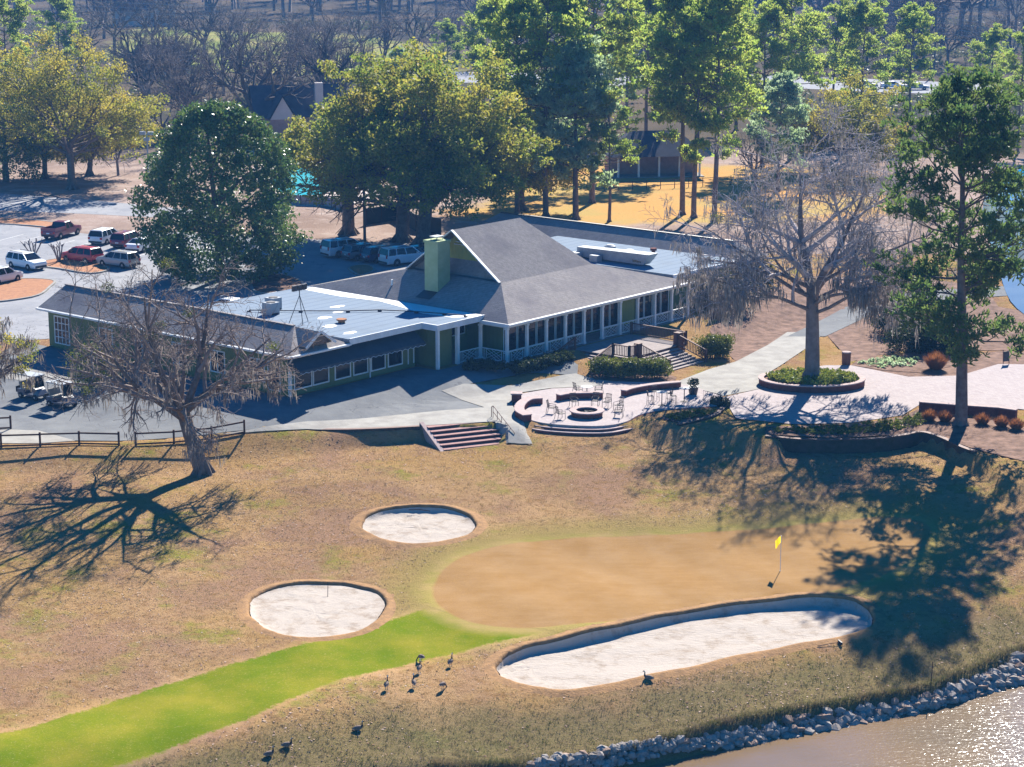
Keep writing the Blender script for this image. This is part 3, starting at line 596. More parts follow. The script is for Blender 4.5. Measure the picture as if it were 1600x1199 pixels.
# flat roof behind the awning
def flatA(b):
    p = [(6.31,-18.8),(20.4,-18.8),(20.4,1.75),(14.7,1.75),(14.7,.05),(6.31,.05)]
    b.prism([(u,-w) for u, w in p][::-1], EZ+.06, EZ+.34)
cpart('flat_roof', M['membrane'], flatA)
cpart('flat_roof_fascia', M['white'], lambda b: (cbox(b,6.4,14.75,.06,.16,EZ-.12,EZ+.37), cbox(b,14.62,14.72,.17,1.85,EZ-.12,EZ+.37), cbox(b,14.73,20.4,1.76,1.86,EZ-.12,EZ+.37)))
rg = random.Random(8)
def pipe(b):
    q = [(9,-14),(11.5,-10.5),(14,-7.5),(16,-5.8),(17.4,-3.0),(18.2,-.6),(18.8,1.2)]
    b.tube([L(u,w,EZ+.48) for u, w in q], .045, 6)
    for u, w in q: cbox(b, u-.12, u+.12, w-.12, w+.12, EZ+.34, EZ+.44)
cpart('roof_pipe', M['iron'], pipe)
def patch(u, w, r): cpart('roof_patch', M['white'], lambda b: b.add([L(u+r*rg.uniform(.6,1.2)*math.cos(t)*1.5, w+r*rg.uniform(.6,1.2)*math.sin(t), EZ+.348) for t in np.linspace(0, 6.28, 14, endpoint=False)][::-1], [tuple(range(14))]))
for u, w, r in ((9,-4.6,.6),(11.2,-7.4,.5),(13.6,-8.2,.4),(8.2,-1.6,.5),(15.2,-10,.5)): patch(u, w, r)
cpart('roof_flashing', M['white'], lambda b: b.add([L(u,w,EZ+.35+rg.uniform(0,.004)) for u, w in [(19.0,-18),(18.7,-13),(19.3,-9),(18.6,-6),(17.6,-2.5),(17.9,.5),(18.8,1.7),(20.3,1.7),(20.3,-18)]], [tuple(range(9))[::-1]]))
def ac(u, w, s):
    a = cpart('air_conditioner', M['galv'], lambda b: cbox(b,u-s,u+s,w-s,w+s,EZ+.5,EZ+1.35))
    cpart('fan_grille', M['iron'], lambda b: b.lathe(L(u,w,EZ+1.35), [(s*.75,0.002),(s*.75,.05),(s*.6,.05)], 16), parent=a)
    cpart('curb', M['galv'], lambda b: (cbox(b,u-s,u-s+.1,w-s,w+s,EZ+.34,EZ+.5), cbox(b,u+s-.1,u+s,w-s,w+s,EZ+.34,EZ+.5)), parent=a)
ac(11.0,-13.2,.5); ac(9.4,-11.8,.5)
def trip(b):
    t = L(8.4,-7.4,EZ+2.6)
    for k in range(3): b.tube([L(8.4+.9*math.cos(k*2.1), -7.4+.9*math.sin(k*2.1), EZ+.34), t], .03, 5)
    b.tube([t, L(8.4,-7.4,EZ+3.2)], .04, 5)
tr = cpart('antenna_tripod', M['iron'], trip)
cpart('antenna_panel', M['iron'], lambda b: [cbox(b,8.4+d-.22,8.4+d+.22,-7.5,-7.3,EZ+3.0,EZ+3.45) for d in (-.55,0,.55)], parent=tr)
cpart('roof_vent', M['mulch'], lambda b: (b.lathe(L(10.6,-4.9,EZ+.34), [(.28,0),(.28,.18),(.42,.2),(.42,.32)], 14)))
# main hall roof: steep gableted roof over a low skirt
def skirt(b):
    e = [(19.9,4.8,EZ),(45.6,4.8,EZ),(45.6,-20,EZ),(19.9,-20,EZ)]; k = [(24.3,.3,5.6),(36.6,.3,5.6),(36.6,-10.4,5.6),(24.3,-10.4,5.6)]
    b.add([L(*p) for p in e+k], [(0,1,5,4),(1,2,6,5),(2,3,7,6),(3,0,4,7),(4,5,6,7),(0,3,2,1)])
cpart('skirt_roof', M['shingle'], skirt)
def upper(b):
    b0,b1,b2,b3 = (24.35,.32,5.585),(36.62,.32,5.585),(36.62,-10.42,5.585),(24.35,-10.42,5.585); r0, r1 = (24.2,-5.05,9.55), (33.2,-5.05,9.55)
    b.add([L(*p) for p in (b0,b1,b2,b3,r0,r1)], [(0,1,5,4),(1,2,5),(2,3,4,5)])
    dz = .12
    b.add([L(p[0],p[1],p[2]-dz) for p in (b0,b1,b2,b3,r0,r1)], [(4,5,1,0),(5,2,1),(5,4,3,2)])
    b.add([L(24.9,.1,5.62),L(24.9,-10.2,5.62),L(25.6,-8.4,6.95),L(25.6,-1.7,6.95)], [(0,3,2,1)])
cpart('upper_roof', M['shingle'], upper)
cpart('gable_wall', M['siding_yellow'], lambda b: b.add([L(25.55,-1.2,6.6),L(25.55,-8.9,6.6),L(25.55,-5.05,9.4)], [(0,2,1)]))
cpart('gable_rake', M['white'], lambda b: (b.beam(L(24.18,.25,5.62), L(24.18,-5.05,9.52), .08, .26, (1,0,0)), b.beam(L(24.18,-10.35,5.62), L(24.18,-5.05,9.52), .08, .26, (1,0,0))))
cpart('gable_louvre', M['white'], lambda b: [b.beam(L(25.5,-5.05-d,8.1+i*.22), L(25.5,-5.05+d,8.1+i*.22), .06, .08, (1,0,0)) for i, d in enumerate((.9,.7,.5,.3))])
cpart('skirt_fascia', M['white'], lambda b: (cbox(b,19.82,45.68,4.81,4.89,EZ-.24,EZ+.02), cbox(b,19.81,19.89,1.9,4.8,EZ-.24,EZ+.02), cbox(b,45.61,45.69,-3,4.8,EZ-.24,EZ+.02)))
cpart('skirt_gutter', M['white'], lambda b: cbox(b,19.8,45.75,4.9,5.03,EZ-.12,EZ+.0))
cpart('porch_beam', M['white'], lambda b: (cbox(b,20.0,45.5,4.4,4.62,EZ-.36,EZ-.05), cbox(b,20.0,20.22,1.6,4.4,EZ-.36,EZ-.05)))
ch = cpart('chimney', M['chimney'], lambda b: cbox(b,22.2,23.75,-6.4,-4.9,3.9,8.6))
cpart('chimney_cap', M['chimney'], lambda b: (cbox(b,22.12,23.83,-6.48,-4.82,8.6,8.8)), parent=ch)
cpart('flue_hood', M['galv'], lambda b: (cbox(b,22.5,23.5,-6.1,-5.3,9.05,9.12), [b.tube([L(u,w,8.8),L(u,w,9.05)],.03,4) for u in (22.6,23.4) for w in (-6,-5.4)]), parent=ch)
cpart('chimney_saddle', M['iron'], lambda b: b.add([L(21.1,-6.5,4.02),L(21.1,-4.9,4.02),L(22.18,-4.9,4.50),L(22.18,-6.5,4.50)], [(0,1,2,3)]))
cpart('vent_pipe', M['white'], lambda b: b.tube([L(22.2,-10.2,4.3), L(22.2,-10.2,4.95)], .09, 8))
# rear flat roof and back wing
cpart('rear_flat_roof', M['membrane'], lambda b: cbox(b,45.7,56.6,-19.6,2.6,EZ+.1,EZ+.32))
cpart('rear_fascia', M['white'], lambda b: (cbox(b,45.7,56.7,2.61,2.7,EZ-.1,EZ+.34), cbox(b,56.62,56.7,-3,2.6,EZ-.1,EZ+.34)))
def bw(b):
    v = [L(*p) for p in ((56.3,-31,EZ+.1),(56.3,2.6,EZ+.1),(61.6,2.6,EZ+.1),(61.6,-31,EZ+.1),(58.9,-29,4.85),(58.9,.4,4.85))]; b.add(v, [(0,1,5,4),(1,2,5),(2,3,4,5),(3,0,4),(0,3,2,1)])
cpart('back_wing_roof', M['shingle'], bw)
cpart('back_ridge_cap', M['iron'], lambda b: b.beam(L(58.9,-29,4.88), L(58.9,.4,4.88), .3, .08))
def exh(b):
    v = [L(*p) for p in ((47.6,-10,EZ+.45),(48.7,-10,EZ+.45),(48.7,-2.2,EZ+.45),(47.6,-2.2,EZ+.45),(47.6,-10,EZ+1.35),(48.7,-10,EZ+1.35),(48.9,-1.4,EZ+1.5),(47.4,-1.4,EZ+1.5))]
    b.add(v, [(0,3,2,1),(4,5,6,7),(0,1,5,4),(1,2,6,5),(2,3,7,6),(3,0,4,7)])
ex_ = cpart('kitchen_exhaust_duct', M['galv'], exh)
cpart('exhaust_mouth', M['dark_glass'], lambda b: cbox(b,47.55,47.592,-3.4,-2.4,EZ+.65,EZ+1.2), parent=ex_)
for w in (-9.6,-7.2): cpart('fan_box', M['galv'], lambda b: cbox(b,46.5,47.3,w-.45,w+.45,EZ+.33,EZ+.95), parent=ex_)
for u, w in ((52,-9.4),(51,-6.3)): cpart('mushroom_vent', M['galv'], lambda b: b.lathe(L(u,w,EZ+.32), [(.3,0),(.3,.4),(.55,.42),(.55,.6),(.3,.75)], 14))
cpart('stack_vent', M['brick'], lambda b: b.lathe(L(52.5,-4.6,EZ+.32), [(.18,0),(.18,.6),(.32,.62),(.32,.85)], 12))
# porch posts, rails and hall windows
def post(u, w, z0=0.03, z1=EZ-.36, s=.11): cpart('porch_post', M['white'], lambda b: (cbox(b,u-s,u+s,w-s,w+s,z0,z1), cbox(b,u-s-.04,u+s+.04,w-s-.04,w+s+.04,z0,z0+.18), cbox(b,u-s-.04,u+s+.04,w-s-.04,w+s+.04,z1-.15,z1)))
PU = [20.1+i*2.53 for i in range(11)]
for u in PU: post(u, 4.5)
post(20.1,1.65); post(14.85,1.65,-.5,EZ+.02,.12); post(17.35,1.55,-.3,EZ-.05,.14)
def rail(a, b_, z0=.12, z1=.98):
    """white lattice railing panel between two points (u, w)"""
    def fn(b):
        A = Vector((*a, 0)); Bv = Vector((*b_, 0)); Ln = (Bv-A).length
        pt = lambda t, z: L(*(A.lerp(Bv, t))[:2], z)
        b.beam(pt(0,z1), pt(1,z1), .09, .07); b.beam(pt(0,z0), pt(1,z0), .06, .06)
        e = .18; k = 2
        for t in [i*e/k for i in range(k+1)]+[1-i*e/k for i in range(k+1)]: b.beam(pt(t,z0), pt(t,z1), .04, .035)
        w = 1-2*e
        for q in (0, .3):
            b.beam(pt(e+w*q,z0), pt(1-e,z1-(z1-z0)*q), .022, .03); b.beam(pt(e,z0+(z1-z0)*q), pt(1-e-w*q,z1), .02, .03)
            b.beam(pt(1-e-w*q,z0), pt(e,z1-(z1-z0)*q), .025, .03); b.beam(pt(1-e,z0+(z1-z0)*q), pt(e+w*q,z1), .021, .03)
    cpart('lattice_rail', M['white'], fn)
for i in range(10):
    if i not in (4,): rail((PU[i]+.12,4.5), (PU[i+1]-.12,4.5))
rail((20.1,1.8),(20.1,4.38)); rail((17.5,1.6),(20.0,1.65))
def window(kind, a0, a1, pos, z0, z1, mull=0, trim=.09, axis='u', out=1):
    """a white framed window in a wall: axis u means the wall runs along u at w = pos"""
    f = MB(); g = MB(); d = .05*out
    def bx(mb, s0, s1, q0, q1, za, zb):
        if axis == 'u': cbox(mb, s0, s1, min(q0,q1), max(q0,q1), za, zb)
        else: cbox(mb, min(q0,q1), max(q0,q1), s0, s1, za, zb)
    bx(f, a0, a1, pos, pos+d, z0, z0+trim); bx(f, a0, a1, pos, pos+d, z1-trim, z1); bx(f, a0, a0+trim, pos, pos+d, z0+trim, z1-trim); bx(f, a1-trim, a1, pos, pos+d, z0+trim, z1-trim)
    for k in range(mull): c = a0+(a1-a0)*(k+1)/(mull+1); bx(f, c-trim*.4, c+trim*.4, pos, pos+d*.9, z0+trim, z1-trim)
    bx(g, a0+trim*.9, a1-trim*.9, pos, pos+d*.35, z0+trim*.9, z1-trim*.9)
    w = f.build(kind, M['white'], club); g.build('pane', M['dark_glass'], w); return w
for i in range(10):
    if i == 7: cpart('yellow_panel', M['siding_yellow'], lambda b: cbox(b,PU[i]+.2,PU[i+1]-.1,2.31,2.36,.05,3.0)); continue
    window('hall_window', PU[i]+.15 if i else 22.2, PU[i]+1.30 if i else 22.7, 2.31, .15, 2.85, 0)
    window('hall_window', PU[i]+1.38 if i else 22.0+.8, PU[i+1]+.05, 2.31, .15, 2.85, 0)
window('transom_window', 17.4, 19.6, -1.39, 1.5, 2.9, 1); window('transom_window', 19.8, 21.6, -1.39, 1.5, 2.9, 0)
# awning windows: six big panes, canvas awning above
for u0, u1 in ((.95,2.9),(2.98,4.75),(5.35,7.15),(7.4,9.1),(9.4,11.1),(11.35,13.1)): window('dining_window', u0, u1, -.59, .42, 2.3, 0, .11)
cpart('corner_trim', M['white'], lambda b: (cbox(b,.5,.72,-.72,-.5,-1.2,EZ-.2)))
cpart('downspout', M['white'], lambda b: (b.tube([L(.1,.25,EZ-.12),L(.3,-.2,EZ-.5),L(.42,-.42,EZ-.7),L(.42,-.42,-.6)], .06, 6)))
cpart('downspout', M['white'], lambda b: b.tube([L(9.25,-.5,EZ-.3),L(9.25,-.5,-.7)], .06, 6))
def awn(b):
    z1, z0, w1, w0 = EZ-.28, 2.18, -.55, .75; nn = 46; u0, u1 = .35, 14.4; vs = []; fs = []
    for k in range(nn+1):
        u = u0+(u1-u0)*k/nn; vs += [L(u,w1,z1), L(u,w0,z0), L(u,w0+.02,z0-.14-(.10 if k%2 else 0))]
    for k in range(nn): fs += [(k*3,k*3+1,k*3+4,k*3+3),(k*3+1,k*3+2,k*3+5,k*3+4)]
    b.add(vs, fs); b.add([L(u0,w1,z1),L(u0,w0,z0),L(u0,w1,z0)], [(0,1,2)]); b.add([L(u1,w1,z1),L(u1,w0,z0),L(u1,w1,z0)], [(0,2,1)])
cpart('awning', M['awning'], awn)
cpart('awning_trim', M['white'], lambda b: b.tube([L(.35+14.05*k/92, .785, 2.03-(.10 if (k//1)%4 in (2,) else (.05 if k%2 else 0))) for k in range(93)], .018, 4))
cpart('entry_door', M['dark_glass'], lambda b: cbox(b,14.72,15.2,-1.39,-1.34,0,2.2))
cpart('side_window_trim', M['white'], lambda b: (cbox(b,13.7,13.8,-.59,-.54,.3,2.3), cbox(b,14.35,14.45,-.59,-.54,.3,2.3)))
# left wing windows
wl = window('lattice_window', -28.9, -26.9, .59, .35, 2.75, 3, .1, 'w', -1)
cpart('muntin', M['white'], lambda b: [cbox(b,.535,.585,-28.8,-27.0,z-.03,z+.03) for z in (.95,1.55,2.15)], parent=wl)
for w0 in (-23,-18.5,-14,-9.5,-5): window('wing_window', w0, w0+1.7, .59, .7, 2.5, 1, .1, 'w', -1)
window('wing_window', -3.0, -1.6, .59, .2, 2.5, 0, .1, 'w', -1)
# entry steps in the shade
for k in range(4): cpart('entry_step', M['brick'], lambda b: cbox(b,14.0-k*.0,19.4-k*.4,1.8+k*.38,2.18+k*.38,-1.3,-.12-k*.19))
# wooden deck, its two stairs and rails
deck = empty('wooden_deck', B2W(31,8,-1.0), BA, 'brown stained wooden deck with two railed stairs below the porch', 'deck')
def dL(u, w, z): return Vector((u-31, -(w-8), z+1.0))
def dpart(name, mt, fn): mb = MB(); fn(mb); return mb.build(name, mt, deck)
def dbox(b, u0, u1, w0, w1, z0, z1): b.box(u0-31, u1-31, -(w1-8), -(w0-8), z0+1.0, z1+1.0)
NB = 26
for k in range(NB): dpart('deck_board', M['deck'], lambda b: dbox(b, 28.0+k*8.0/NB, 28.0+(k+1)*8.0/NB-.02, 5.05, 11.0, -.06, .02))
dpart('deck_frame', M['wood'], lambda b: (dbox(b,28.02,35.98,5.1,10.95,-.9,-.07)))
for k in range(7):
    z = -.04-(k+1)*.125; dpart('stair_tread', M['deck'], lambda b: dbox(b,29.6,34.6,11.02+k*.40,11.02+(k+1)*.40+.04,z-.06,z))
    dpart('stair_riser', M['wood'], lambda b: dbox(b,29.6,34.6,11.0+k*.40,11.02+k*.40,z-.065,z+.12))
    dpart('stair_tread', M['deck'], lambda b: dbox(b,27.98-(k+1)*.40-.04,27.98-k*.40,5.4,9.2,z-.06,z))
    dpart('stair_riser', M['wood'], lambda b: dbox(b,27.98-k*.40,28.0-k*.40,5.4,9.2,z-.065,z+.12))
def drail(a, b_, name='railing'):
    """brown railing from (u,w,z) to (u,w,z) with balusters"""
    def fn(b):
        A, Bv = dL(*a), dL(*b_); U = Vector((0,0,1)); n = max(3, int((Bv-A).length/.16))
        b.beam(A+U*1.0, Bv+U*1.0, .12, .07); b.beam(A+U*.15, Bv+U*.15, .06, .08)
        for i in range(1, n): q = A.lerp(Bv, i/n); b.beam(q+U*.15, q+U*1.0, .045, .045)
    dpart(name, M['wood'], fn)
    for q in (a, b_): dpart('railing_post', M['wood'], lambda b: b.beam(dL(*q)-Vector((0,0,.2)), dL(*q)+Vector((0,0,1.08)), .16, .16))
drail((28,9.3,0),(28,11,0)); drail((28,11,0),(29.5,11,0)); drail((28,9.3,0),(25.1,9.3,-.92)); drail((28,5.3,0),(25.1,5.3,-.92))
drail((29.5,11,0),(29.5,14,-.95)); drail((34.7,11,0),(34.7,14,-.95)); drail((34.7,11,0),(36,11,0)); drail((36,11,0),(36,5.2,0))
dpart('corner_box', M['wood'], lambda b: dbox(b,29.0,29.5,10.7,11.2,.0,1.1)); dpart('corner_box', M['wood'], lambda b: dbox(b,34.7,35.3,10.6,11.2,.0,1.1))
# tall slatted screen right of the porch
scr = empty('slatted_screen', B2W(46,6.5,-.9), BA, 'brown slatted wooden screen fence at the right end of the porch', 'screen')
for k in range(22): MB().box(.0+k*.16, .12+k*.16, -.03, .03, 0, 1.9+.02*(k%3)).build('slat', M['wood'], scr)
MB().box(-.05,3.6,-.08,-.035,.4,.5).build('rail', M['wood'], scr); MB().box(-.05,3.6,-.08,-.035,1.5,1.6).build('rail', M['wood'], scr)
# ------------------------------------------------------------------ vehicles
def paint(name, c, coat=0.6): 
    m = mat(name, c, 0.35, spec=0.5, coat=coat); return m
PAINT = {'white': paint('white_car_paint', (0.75,0.76,0.78)), 'red': paint('red_car_paint', (0.45,0.015,0.03)), 'maroon': paint('maroon_car_paint', (0.17,0.012,0.045)),
         'silver': paint('silver_car_paint', (0.38,0.37,0.36)), 'grey': paint('grey_car_paint', (0.16,0.17,0.19)), 'navy': paint('navy_car_paint', (0.025,0.035,0.09)), 'black': paint('black_car_paint', (0.02,0.02,0.025))}
M['tail'] = mat('tail_light', (0.45,0.01,0.015), 0.25, spec=0.5); M['head'] = mat('head_light', (0.7,0.72,0.75), 0.15, spec=0.6); M['trim'] = mat('black_trim', (0.02,0.02,0.022), 0.6)
WHEEL = {}
def wheel_mesh(r):
    if r not in WHEEL:
        a = MB(); a.lathe((0,0,0), [(r*.62,-.11),(r*.94,-.11),(r,-.07),(r,.07),(r*.94,.11),(r*.62,.11)], 20); a.v = [(x, z, y) for x, y, z in a.v]
        b = MB(); b.lathe((0,0,0), [(r*.2,-.115),(r*.62,-.10),(r*.62,.10),(r*.2,.115)], 12); b.v = [(x, z, y) for x, y, z in b.v]
        WHEEL[r] = (a, b)
    return WHEEL[r]
def vehicle(kind, colour, label, loc, heading, cat, S=1.0):
    name = {'suv':'parked_car','big':'parked_car','sedan':'parked_car','truck':'pickup_truck'}[kind]
    e = empty(name, loc, heading, label, cat, 'vehicles in the clubhouse car park'); pm = PAINT[colour]
    ST = {'suv': [(-2.33,.74,.80),(-2.27,.88,1.0),(-1.6,.93,1.06),(0,.94,1.03),(.95,.94,1.03),(1.3,.93,1.03),(1.95,.90,.97),(2.25,.82,.88),(2.34,.70,.72)],
          'big': [(-2.65,.85,.95),(-2.6,.98,1.18),(-1.6,1.0,1.22),(0,1.0,1.2),(1.1,1.0,1.18),(1.5,1.0,1.16),(2.2,.97,1.12),(2.55,.93,1.05),(2.65,.82,.85)],
          'sedan': [(-2.4,.72,.78),(-2.32,.85,.98),(-1.5,.91,1.02),(0,.92,.96),(.9,.92,.95),(1.3,.91,.93),(1.95,.88,.82),(2.3,.80,.74),(2.4,.66,.62)],
          'truck': [(-2.85,.86,.9),(-2.8,.95,1.08),(-1.5,.97,1.1),(-.55,.98,1.1),(.9,.98,1.12),(1.35,.98,1.12),(2.3,.95,1.08),(2.7,.90,.98),(2.82,.80,.8)]}[kind]
    zb = .30 if kind != 'truck' else .42; V = []; F = []
    for x, hw, zt in ST:
        V += [(x,-hw*.93,zb),(x,-hw,zb+.2),(x,-hw*1.0,zt-.22),(x,-hw*.95,zt),(x,hw*.95,zt),(x,hw,zt-.22),(x,hw,zb+.2),(x,hw*.93,zb)]
    for i in range(len(ST)-1): F += [(i*8+k, (i+1)*8+k, (i+1)*8+(k+1)%8, i*8+(k+1)%8) for k in range(8)]
    F += [tuple(range(8)), tuple(range(len(V)-1, len(V)-9, -1))]
    mesh_obj('body', V, F, pm, e)
    # glass house: x at the belt and at the roof, height
    gx = {'suv': (-2.22,1.25,-1.95,.40,1.04,1.66,.90,.70), 'big': (-2.56,1.35,-2.40,.55,1.2,1.88,.96,.78), 'sedan': (-1.85,1.15,-.95,.25,.97,1.44,.87,.64), 'truck': (-.6,1.25,-.42,.55,1.11,1.80,.94,.74)}[kind]
    x0,x1,r0,r1,zb2,zr,hb,hr = gx
    V = [(x0,-hb,zb2-.03),(x1,-hb,zb2-.03),(x1,hb,zb2-.03),(x0,hb,zb2-.03),(r0,-hr,zr-.05),(r1,-hr,zr-.05),(r1,hr,zr-.05),(r0,hr,zr-.05)]
    win = mesh_obj('windows', V, [(0,1,5,4),(1,2,6,5),(2,3,7,6),(3,0,4,7),(4,5,6,7)], M['dark_glass'], e)
    V = [(r0-.06,-hr-.02,zr-.06),(r1+.06,-hr-.02,zr-.06),(r1+.06,hr+.02,zr-.06),(r0-.06,hr+.02,zr-.06),(r0+.05,-hr*.85,zr),(r1-.05,-hr*.85,zr),(r1-.05,hr*.85,zr),(r0+.05,hr*.85,zr)]
    roof = mesh_obj('roof', V, [(0,1,5,4),(1,2,6,5),(2,3,7,6),(3,0,4,7),(4,5,6,7),(3,2,1,0)], pm, e)
    if kind in ('suv','big'):
        b = MB()
        for s in (-1,1): b.tube([(r0+.15,s*hr*.9,zr+.06),(r1-.2,s*hr*.9,zr+.06)], .025, 5)
        b.build('roof_rail', M['trim'], roof)
    b = MB()
    fr = {'suv': (0,.36,.70,1), 'big': (0,.3,.66,1), 'sedan': (0,.48,1), 'truck': (0,.5,1)}[kind]
    for s in (-1,1):
        for t in fr:
            lo = Vector((x0+(x1-x0)*(t*.86 if 0 < t < 1 else t), s*hb, zb2-.03)); hi = Vector((r0+(r1-r0)*t, s*hr, zr-.05)); o = Vector((0, s*.012, .004)); MB().beam(lo+o, hi+o, .10 if t in (0,1) else .08, .04, (0,s,0.3)).build('pillar', pm, e)
    if kind == 'truck':
        b = MB(); b.box(-2.72,-.72,-.80,.80,1.105,1.112); b.build('bed_floor', M['trim'], e)
        b = MB()
        for s in (-1,1): b.box(-2.8,-.68,s*.88-.06,s*.88+.06,1.06,1.36)
        b.box(-2.82,-2.72,-.82,.82,1.06,1.36); b.build('bed_walls', pm, e)
    xr = ST[0][0]; xf = ST[-1][0]; zt = ST[1][2]
    for s in (-1,1):
        MB().box(xr-.01,xr+.10,s*.74-.12,s*.74+.13,zt-.30,zt-.06 if kind != 'big' else zt+.05).build('tail_light', M['tail'], e)
        MB().box(xf-.18,xf-.02,s*.66-.16,s*.66+.16,ST[-2][2]-.26,ST[-2][2]-.12).build('head_light', M['head'], e)
        MB().box(.85,1.02,s*(hb+.10)-.09,s*(hb+.10)+.09,zb2-.0,zb2+.14).build('wing_mirror', pm, e)
    MB().box(xr-.03,xr+.12,-.80,.80,zb+.03,zb+.22).build('rear_bumper', M['trim'], e)
    MB().box(xf-.15,xf+.03,-.70,.70,zb+.03,zb+.24).build('front_bumper', M['trim'], e)
    MB().box(xr-.02,xr-.012,-.2,.2,zb+.32,zb+.45).build('licence_plate', M['white'], e)
    r = .36 if kind in ('suv','sedan') else .42; a, c = wheel_mesh(r); wb = {'suv':1.36,'big':1.5,'sedan':1.42,'truck':1.75}[kind]
    for x in (-wb*1.02, wb):
        for s in (-1,1):
            w = mesh_obj('wheel', a.v, a.f, M['rubber'], e, loc=(x, s*(ST[3][1]-.095), r)); mesh_obj('rim', c.v, c.f, M['rim'], w)
    return e
U_, W_ = BA, BA-R(90)
vehicle('truck','maroon','dark red pickup truck parked at the far kerb of the car park', P(97,371), U_+R(20), 'pickup truck')
vehicle('suv','white','white crossover between the red pickup and the maroon car', P(166,380), U_+R(20), 'car')
vehicle('suv','maroon','maroon crossover parked beside a white sedan', P(200,385), U_+R(20), 'car')
vehicle('sedan','white','white sedan with its rear to the camera beside the magnolia', P(224,392), U_+R(20), 'car')
vehicle('suv','red','bright red crossover parked nose left in the middle row', P(128,410), U_+R(97), 'car')
vehicle('suv','silver','silver crossover parked behind the bright red one', P(185,417), U_+R(97), 'car')
vehicle('suv','white','white crossover facing right beside the mulch island', P(42,420), W_, 'car')
vehicle('suv','white','white car cut by the left picture edge beside the kerbed island', P(2,443), U_+R(10), 'car')
vehicle('big','white','large white sport utility vehicle, leftmost of the row under the oaks', P(541,400), U_-R(14), 'car')
vehicle('suv','grey','grey crossover second from the left under the oaks', P(569,405), U_-R(14), 'car')
vehicle('suv','navy','dark blue crossover between grey and white ones under the oaks', P(599,409), U_-R(14), 'car')
vehicle('big','white','white sport utility vehicle nearest the chimney under the oaks', P(632,413), U_-R(14), 'car')
vehicle('suv','black','black car almost hidden behind the clubhouse roof under the oaks', P(662,408), U_-R(14), 'car')
vehicle('sedan','white','white car glinting behind the shingled left wing roof', P(357,490), U_+R(90), 'car')
vehicle('sedan','white','white car seen over the flat roof beside the air conditioners', P(428,482), U_+R(90), 'car')
# golf carts
def cart(label, loc, heading):
    e = empty('golf_cart', loc, heading, label, 'golf cart', 'golf carts in the yard')
    V = [(-1.15,-.55,.35),(1.15,-.52,.35),(1.15,.52,.35),(-1.15,.55,.35),(-1.15,-.55,.72),(-.2,-.57,.70),(-.2,.57,.70),(-1.15,.55,.72)]
    b = MB(); b.box(-1.15,1.05,-.56,.56,.28,.42); b.box(-1.15,-.35,-.56,.56,.42,.72); b.add([(0.62,-.54,.42),(1.2,-.48,.42),(1.2,.48,.42),(.62,.54,.42),(.62,-.5,.98),(.95,-.42,.78),(.95,.42,.78),(.62,.5,.98)], [(0,3,2,1),(4,5,6,7),(0,1,5,4),(1,2,6,5),(2,3,7,6),(3,0,4,7)])
    b.build('body', M['cart'], e)
    b = MB(); b.box(-.8,-.25,-.52,.52,.72,.86); b.add([(-.85,-.52,.86),(-.68,-.52,.86),(-.85,-.52,1.32),(-.95,-.52,1.32),(-.85,.52,.86),(-.68,.52,.86),(-.85,.52,1.32),(-.95,.52,1.32)], [(0,1,2,3),(7,6,5,4),(0,4,5,1),(1,5,6,2),(2,6,7,3),(3,7,4,0)]); b.build('seat', M['cream'], e)
    b = MB(); b.box(-1.05,.78,-.58,.58,1.82,1.90); b.build('roof', M['galv'], e)
    for s in (-1,1):
        MB().tube([(-.98,s*.5,.7),(-.92,s*.53,1.83)], .022, 6).build('roof_post', M['trim'], e); MB().tube([(.80,s*.47,.9),(.62,s*.53,1.83)], .022, 6).build('roof_post', M['trim'], e)
    MB().beam((.79,0,.95),(.63,0,1.8),.9,.012,(1,0,.3)).build('windscreen', M['dark_glass'], e)
    MB().tube([(.7,.22,.85),(.48,.22,1.12)], .02, 6).lathe((.45,.22,1.12), [(.15,0),(.17,.02),(.15,.03)], 12).build('steering_wheel', M['trim'], e)
    MB().box(-1.45,-1.15,-.45,.45,.4,.46).box(-1.45,-1.38,-.45,.45,.46,.85).build('bag_rack', M['trim'], e)
    a, c = wheel_mesh(.23)
    for x in (-.78,.82):
        for s in (-1,1): w = mesh_obj('wheel', a.v, a.f, M['rubber'], e, loc=(x,s*.52,.23)); mesh_obj('rim', c.v, c.f, M['rim'], w)
M['cart'] = mat('dark_cart_body', (0.05,0.06,0.09), 0.35, spec=0.5, coat=0.5); M['cream'] = mat('cream_vinyl', (0.26,0.24,0.21), 0.7, spec=.15)
cart('left golf cart of the pair on the asphalt yard', gp(52,623,-.6)+Vector((0,0,.02)), W_+R(4)); cart('right golf cart of the pair, half hidden by hanging moss', gp(97,636,-.6)+Vector((0,0,.02)), W_+R(2))
# ------------------------------------------------------------------ terrace furniture
def chair_proto():
    e = empty('patio_chair', (0,0,0), 0, 'x', 'chair'); b = MB()
    MB().box(-.24,.24,-.25,.25,.40,.43).build('seat', M['patio_metal'], e)
    b = MB(); [b.beam((-.22+i*.11,-.24,.43),(-.22+i*.11,-.36,.98),.03,.02) for i in range(5)]; b.beam((-.25,-.36,.98),(.25,-.36,.98),.04,.05); b.beam((-.25,-.30,.7),(.25,-.30,.7),.03,.03); b.build('backrest', M['patio_metal'], e)
    for s in (-1,1):
        MB().tube([(s*.25,.26,0),(s*.25,.25,.62),(s*.26,-.28,.66)], .022, 5).build('armrest', M['patio_metal'], e)
        for y in (-.3,): MB().tube([(s*.25,y-.08,0),(s*.25,-.26,.66)], .02, 5).build('leg', M['patio_metal'], e)
    return e
cp, used = chair_proto(), []
FC = fpit.location
def at_pit(px, py, label):
    p = P(px, py, -.93); d = FC-p; place(cp, used, p, math.atan2(d.y, d.x)-R(90), label, 'patio chairs')
